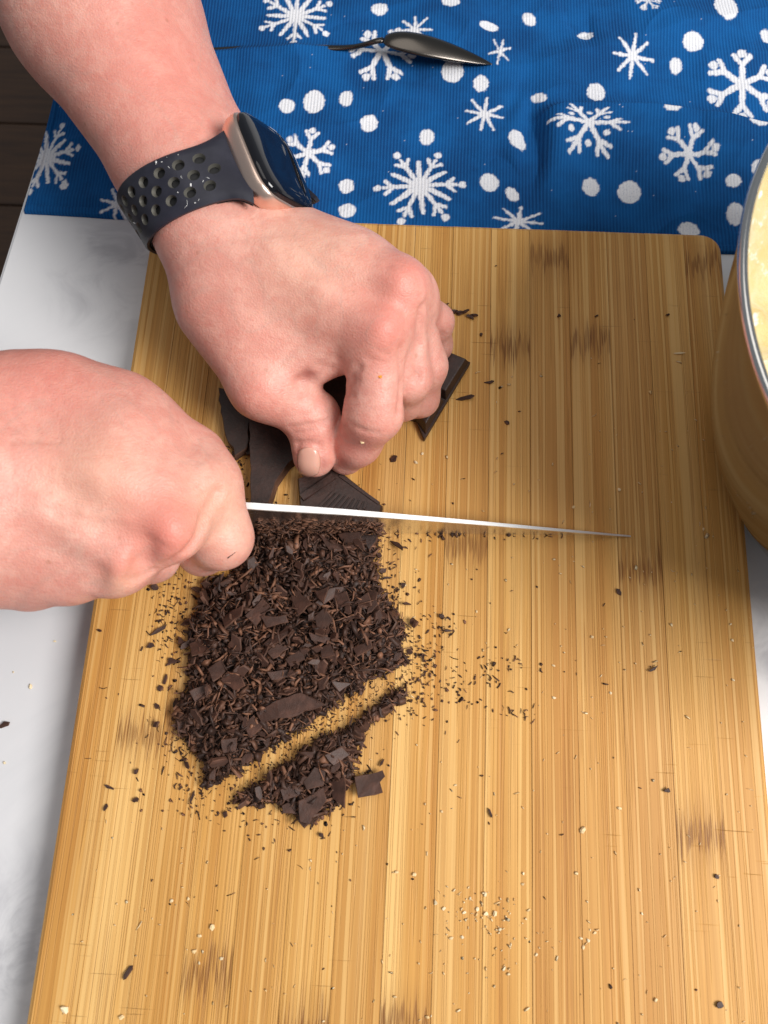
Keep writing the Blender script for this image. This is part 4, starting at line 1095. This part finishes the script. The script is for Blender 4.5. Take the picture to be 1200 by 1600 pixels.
for k in range(1, 41):
    q = k/40; prof.append((.0778+(BR-.0022-.0778)*math.sqrt(q), -.003+(BH-.004+.003)*q))
inn = [(r-.0014 if r > .05 else r, z+.0014) for r, z in prof[::-1][1:]]
def lathe(name, pr, mat, parent, n=160, closed=False):
    V = []; m = len(pr)
    for r, z in pr:
        for k in range(n):
            a = 2*math.pi*k/n; V.append((BX+r*math.cos(a), BY+r*math.sin(a), z))
    F = [(i*n+k, i*n+(k+1) % n, ((i+1) % m)*n+(k+1) % n, ((i+1) % m)*n+k) for i in range(m if closed else m-1) for k in range(n)]
    return mesh_np(name, V, F, mat, parent)
lathe('bowl_wall', [(max(r, .0005), z) for r, z in prof+inn], M_BOWL, bowl)
M_RIM = plain('polished_rim', (.60, .59, .58), .2, 1.).m
rr = [(BR-.0022+.0027*math.cos(a)*1.0, BH-.0022+.0030*math.sin(a)) for a in np.linspace(0, 2*math.pi, 17)[:-1]]
rr = [(BR-.0008+.0008*1+(.0018)*math.cos(a)-.0018, BH-.0022+.0022*math.sin(a)) for a in np.linspace(0, 2*math.pi, 17)[:-1]]
lathe('rolled_rim', rr, M_RIM, bowl, closed=True)
t = NT('creamed_batter'); v = t.coord()
g = t.noise(v, 45, 4, .6, .5); g2 = t.noise(v, 160, 3, .6)
c = t.mix(t.smooth(g, .35, .7), (.54, .42, .18, 1), (.58, .49, .31, 1)); c = t.mix(t.smooth(g2, .60, .72), c, (.64, .61, .53, 1))
t.bs(Base_Color=c, Roughness=.5); t.b.inputs['Subsurface Weight'].default_value = .2; t.b.inputs['Subsurface Scale'].default_value = .003
t.bump(g2, .002, .6); M_CREAM = t.m
V = []; nr, na = 36, 150; lvl = .097
rmax = .0778+(BR-.0022-.0778)*math.sqrt((lvl+.014+.003)/(BH-.001))-.0016
for i in range(nr+1):
    for k in range(na):
        a = 2*math.pi*k/na; f_ = i/nr; r = rmax*f_
        x, y = r*math.cos(a), r*math.sin(a)
        z = lvl+.022*(float(vnoise(np.array([x*45+9]), np.array([y*45+4]), 8)[0])-.5)+.013*(float(vnoise(np.array([x*120]), np.array([y*120]), 6)[0])-.5)+.024*f_**7
        zz = z; rl = .0778+(BR-.0022-.0778)*math.sqrt(max(0, (zz+.003)/(BH-.001)))-.0012
        w_ = max(0, (f_-.78)/.22); s_ = (r*(1-w_)+rl*w_)/r if f_ > .78 else 1
        V.append((BX+x*s_, BY+y*s_, zz))
F = [(i*na+k, i*na+(k+1) % na, (i+1)*na+(k+1) % na, (i+1)*na+k) for i in range(nr) for k in range(na)]
o = mesh_np('creamed_batter', V, F, M_CREAM); tag(o, 'pale yellow creamed batter inside the steel bowl', 'batter')
# batter smears and flour clinging to the inside of the wall
V = []; F = []
for k in range(70):
    a = rng.uniform(math.radians(120), math.radians(240)); q = rng.uniform(.72, .97); z = -.003+(BH-.001)*q
    r = .0778+(BR-.0022-.0778)*math.sqrt(q)-.0015
    s_ = rng.gamma(2.5, .0011)+.0006; b = len(V); m_ = 9
    cen = np.array([BX+r*math.cos(a), BY+r*math.sin(a), z]); tn_ = np.array([-math.sin(a), math.cos(a), 0]); nn = -np.array([math.cos(a), math.sin(a), -.35]); nn /= np.linalg.norm(nn); up = np.cross(nn, tn_)
    V.append(cen+nn*s_*.35)
    for j in range(m_):
        b_ = 2*math.pi*j/m_; e_ = s_*rng.uniform(.6, 1.2); V.append(cen+tn_*e_*math.cos(b_)*1.3+up*e_*math.sin(b_)-nn*.0004)
    F += [(b, b+1+j, b+1+(j+1) % m_) for j in range(m_)]
o = mesh_np('flour_smears', V, F, plain('flour_paste', (.84, .80, .68), .7).m); o['kind'] = 'stuff'
# ---------------------------------------------------------------- smartwatch
from mathutils.geometry import delaunay_2d_cdt
watch = None
a_ = math.radians(62)
ndw = math.sin(a_)*q_+math.cos(a_)*vw; wdw = -math.cos(a_)*q_+math.sin(a_)*vw
WC = Wm(321, 317, 55.5)
off = lambda th: .0015+.0068*np.cos(th)
wax = -axis                                              # towards the hand
TH = np.linspace(-math.pi, math.pi, 73)
def radm(dirs, orig):
    r = np.full(len(dirs), .030)
    for _ in range(25): r = r-L(orig+dirs*r[:, None])*.9
    return r
WW = np.linspace(-.021, .021, 9)
DIR = np.cos(TH)[:, None]*ndw+np.sin(TH)[:, None]*wdw
RT = np.stack([radm(DIR, WC+wax*(w_+off(TH))[:, None]) for w_ in WW], 1)      # (theta, w)
for _ in range(3): RT[1:-1] = (RT[:-2]+RT[1:-1]*2+RT[2:])/4
RT = RT*.6+RT.mean(1, keepdims=True)*.4+.0003
def rsurf(th, w_):
    i = np.clip((th+math.pi)/(2*math.pi)*72, 0, 71.999); j = np.clip((w_+.021)/.042*8, 0, 7.999)
    i0 = i.astype(int); j0 = j.astype(int); fi = i-i0; fj = j-j0
    return (RT[i0, j0]*(1-fj)+RT[i0, j0+1]*fj)*(1-fi)+(RT[i0+1, j0]*(1-fj)+RT[i0+1, j0+1]*fj)*fi
RC = float(rsurf(np.array([0.]), np.array([0.]))[0])
CC = WC+ndw*(RC-.0026)+wax*(off(0.)+.0012)+wdw*.0032                                    # underside of the case
watch = empty('smartwatch', tuple(CC)); tag(watch, 'smartwatch with rose gold case and dark perforated strap on the upper wrist', 'smartwatch')
t = NT('navy_strap_rubber'); v = t.coord()
t.bs(Base_Color=t.mix(t.smooth(t.noise(v, 90, 4), .4, .7), (.012, .012, .022, 1), (.021, .021, .034, 1)), Roughness=.46); M_STRAP = t.m
M_LINER = plain('khaki_liner', (.10, .095, .082), .5).m
M_CASE = plain('rose_gold_aluminium', (.80, .60, .50), .32, 1.).m
M_GLASS = plain('black_glass', (.004, .004, .006), .04).m; M_GLASS.node_tree.nodes['Principled BSDF'].inputs['Specular IOR Level'].default_value = .5
# arc length table, from the case edge round the thumb side
tt = np.linspace(0, 2*math.pi, 361); thw = (tt+math.pi) % (2*math.pi)-math.pi
r0 = rsurf(thw, np.zeros(361)); sarc = np.concatenate([[0], np.cumsum((r0[1:]+r0[:-1])/2*np.diff(tt))])
th_s = lambda s_: np.interp(s_, sarc, tt)
S0 = .0145; S1 = sarc[-1]-.0145
def halfw(s_):
    d = np.minimum(s_-S0, S1-s_); return .0132+.0072*np.exp(-(np.maximum(d, 0)/.0062)**1.3)
def strap_sheet(name, h0, h1, holes, mat, step=.0022):
    ed_s = np.linspace(S0, S1, 90)
    up_ = [(a, halfw(np.array([a]))[0]) for a in ed_s]; dn = [(a, -halfw(np.array([a]))[0]) for a in ed_s[::-1]]
    side1 = [(S1, w_) for w_ in np.linspace(up_[-1][1], dn[0][1], 14)[1:-1]]; side0 = [(S0, w_) for w_ in np.linspace(dn[-1][1], up_[0][1], 14)[1:-1]]
    pts = up_+side1+dn+side0; n = len(pts); edges = [(i, (i+1) % n) for i in range(n)]
    out = np.array(pts); HS = 16
    for (hs_, hw_, hr_) in holes:
        b = len(pts)
        for k in range(HS): pts.append((hs_+hr_*math.cos(2*math.pi*k/HS), hw_+hr_*math.sin(2*math.pi*k/HS)))
        edges += [(b+k, b+(k+1) % HS) for k in range(HS)]
    gs, gw = np.meshgrid(np.arange(S0+step, S1, step), np.arange(-.021, .0211, step)); g = np.stack([gs.ravel(), gw.ravel()], 1)
    k = pin(out, g[:, 0], g[:, 1]) & (pdist(out, g[:, 0], g[:, 1]) > step*.4)
    for (hs_, hw_, hr_) in holes: k &= np.hypot(g[:, 0]-hs_, g[:, 1]-hw_) > hr_+step*.35
    pts += [tuple(q) for q in g[k]]
    vo, eo, fo, *_ = delaunay_2d_cdt([Vector(q) for q in pts], edges, [], 1, 1e-7)
    vo = np.array([tuple(q) for q in vo]); T = []
    for f in fo:
        c = vo[list(f)].mean(0)
        if any(math.hypot(c[0]-a, c[1]-b) < r*.97 for a, b, r in holes): continue
        if not pin(out, np.array([c[0]]), np.array([c[1]]))[0]: continue
        T.append(tuple(f))
    sk = lambda q: q[:, 0]+.33*q[:, 1]*(np.exp(-(q[:, 0]-S0)/.02)+np.exp(-(S1-q[:, 0])/.02))
    th = th_s(sk(vo)); thn = (th+math.pi) % (2*math.pi)-math.pi
    rr_ = rsurf(thn, vo[:, 1]); d = np.cos(th)[:, None]*ndw+np.sin(th)[:, None]*wdw
    # lift towards the case lugs
    dd = np.minimum(vo[:, 0]-S0, S1-vo[:, 0]); lift = .0052*np.exp(-(np.maximum(dd, 0)/.010)**2)
    ew = np.clip((halfw(vo[:, 0])-np.abs(vo[:, 1]))/.0016, 0, 1); dome = -.0007*(1-ew)**2
    base = WC+wax*(vo[:, 1]+off(th))[:, None]
    nv = len(vo)
    vi = vo.copy()
    for (a, b, r) in holes:
        q = np.hypot(vo[:, 0]-a, vo[:, 1]-b) < r*1.06
        vi[q] = np.array([a, b])+(vo[q]-np.array([a, b]))*.78
    thi = th_s(sk(vi)); di = np.cos(thi)[:, None]*ndw+np.sin(thi)[:, None]*wdw; basei = WC+wax*(vi[:, 1]+off(thi))[:, None]
    Vt = base+d*(rr_+lift+h1+dome)[:, None]; Vb = basei+di*(rr_+lift+h0)[:, None]
    V = np.concatenate([Vt, Vb, Vt, Vb])
    cnt = {}
    for f in T:
        for a, b in ((f[0], f[1]), (f[1], f[2]), (f[2], f[0])): cnt[(a, b)] = cnt.get((a, b), 0)+1
    bnd = [(a, b) for (a, b) in cnt if (b, a) not in cnt]
    F = list(T)+[(c+nv, b+nv, a+nv) for a, b, c in T]; fm = [0]*len(F)
    for a, b in bnd:
        F.append((b+2*nv, a+2*nv, a+3*nv, b+3*nv)); m_ = vo[[a, b]].mean(0)
        fm.append(1 if any(math.hypot(m_[0]-x, m_[1]-y) < r*1.1 for x, y, r in holes) else 0)
    o = mesh_np(name, V, F, mat, watch, smooth=False); o.data.materials.append(M_LINER)
    o.data.polygons.foreach_set('material_index', np.array(fm, np.int32))
    o.data.polygons.foreach_set('use_smooth', np.ones(len(F), bool))
    return o
holes = []
ph = .0078
for k in range(10):
    a = S0+.0115+k*ph
    holes += [(a, -.0005, .00240), (a+ph/2, -.0070, .00240), (a+ph/2-.0004, .0062, .00240)]
strap_sheet('strap', .0011, .0031, holes, M_STRAP)
strap_sheet('inner_strap', .0001, .0009, [], plain('black_rubber', (.006, .006, .007), .6).m, .004)
# case: a rounded slab
def sup(a, hx, hy, e): c, s_ = math.cos(a), math.sin(a); return math.copysign(abs(c)**(2/e), c)*hx, math.copysign(abs(s_)**(2/e), s_)*hy
def slab(name, rings, mat, m_=64, e=4.2):
    V = []
    for hx, hy, z in rings:
        for k in range(m_):
            x, y = sup(2*math.pi*k/m_, hx, hy, e); V.append(CC+cx_*x+cy_*y+ndw*z*1.28)
    n = len(rings); F = [(i*m_+k, i*m_+(k+1) % m_, (i+1)*m_+(k+1) % m_, (i+1)*m_+k) for i in range(n-1) for k in range(m_)]
    F += [tuple(range(m_))[::-1], tuple(range((n-1)*m_, n*m_))]
    return mesh_np(name, V, F, mat, watch)
HX, HY = .0192, .0230
ct_, st_ = math.cos(math.radians(15)), math.sin(math.radians(15))
cy_ = wax*ct_+wdw*st_; cx_ = wdw*ct_-wax*st_
slab('case', [(HX*.62, HY*.66, .0), (HX*.82, HY*.84, .0004), (HX*.95, HY*.955, .0020), (HX, HY, .0046), (HX, HY, .0062), (HX*.985, HY*.987, .0078), (HX*.955, HY*.962, .0086)], M_CASE)
slab('screen', [(HX*.93, HY*.94, .0084), (HX*.935, HY*.945, .0090), (HX*.92, HY*.93, .0098), (HX*.88, HY*.90, .0104), (HX*.80, HY*.83, .0108), (HX*.6, HY*.66, .0110), (HX*.3, HY*.34, .01105)], M_GLASS)
V = []; m_ = 24
for r_, z_ in ((.0027, .0), (.0029, .0003), (.0029, .0010), (.0025, .0014)):
    for k in range(m_):
        a = 2*math.pi*k/m_; q = r_*(1+.03*(k % 2)); V.append(CC-cx_*(HX-.0002+z_)+cy_*(.0105+q*math.cos(a))+ndw*(.0070+q*math.sin(a)))
F = [(i*m_+k, i*m_+(k+1) % m_, (i+1)*m_+(k+1) % m_, (i+1)*m_+k) for i in range(3) for k in range(m_)]+[tuple(range(m_))[::-1], tuple(range(3*m_, 4*m_))]
mesh_np('crown', V, F, M_CASE, watch, smooth=False)
# flour specks on the strap
n = 20; s_ = np.where(rng.uniform(0, 1, n) < .7, rng.uniform(S0+.010, S0+.03, n), rng.uniform(S0+.008, S0+.065, n)); w_ = np.where(rng.uniform(0, 1, n) < .6, rng.choice([-1, 1], n)*rng.uniform(.009, .0125, n), rng.uniform(-.012, .012, n))
ok = np.array([all(math.hypot(a-x, b-y) > r*1.15 for x, y, r in holes) for a, b in zip(s_, w_)]); s_, w_ = s_[ok], w_[ok]; n = len(s_)
th = th_s(s_); thn = (th+math.pi) % (2*math.pi)-math.pi; d = np.cos(th)[:, None]*ndw+np.sin(th)[:, None]*wdw
lift = .0052*np.exp(-(np.maximum(s_-S0, 0)/.010)**2)
C = WC+wax*(w_+off(th))[:, None]+d*(rsurf(thn, w_)+lift+.0032)[:, None]
sp = slivers('flour_specks', C, rng.gamma(2., .0005, n)+.0003, rng.gamma(2., .00014, n)+.0001, rng.uniform(0, 3.1, n), rng.normal(0, .5, n), np.full((n, 3), .75), M_CHOCS)
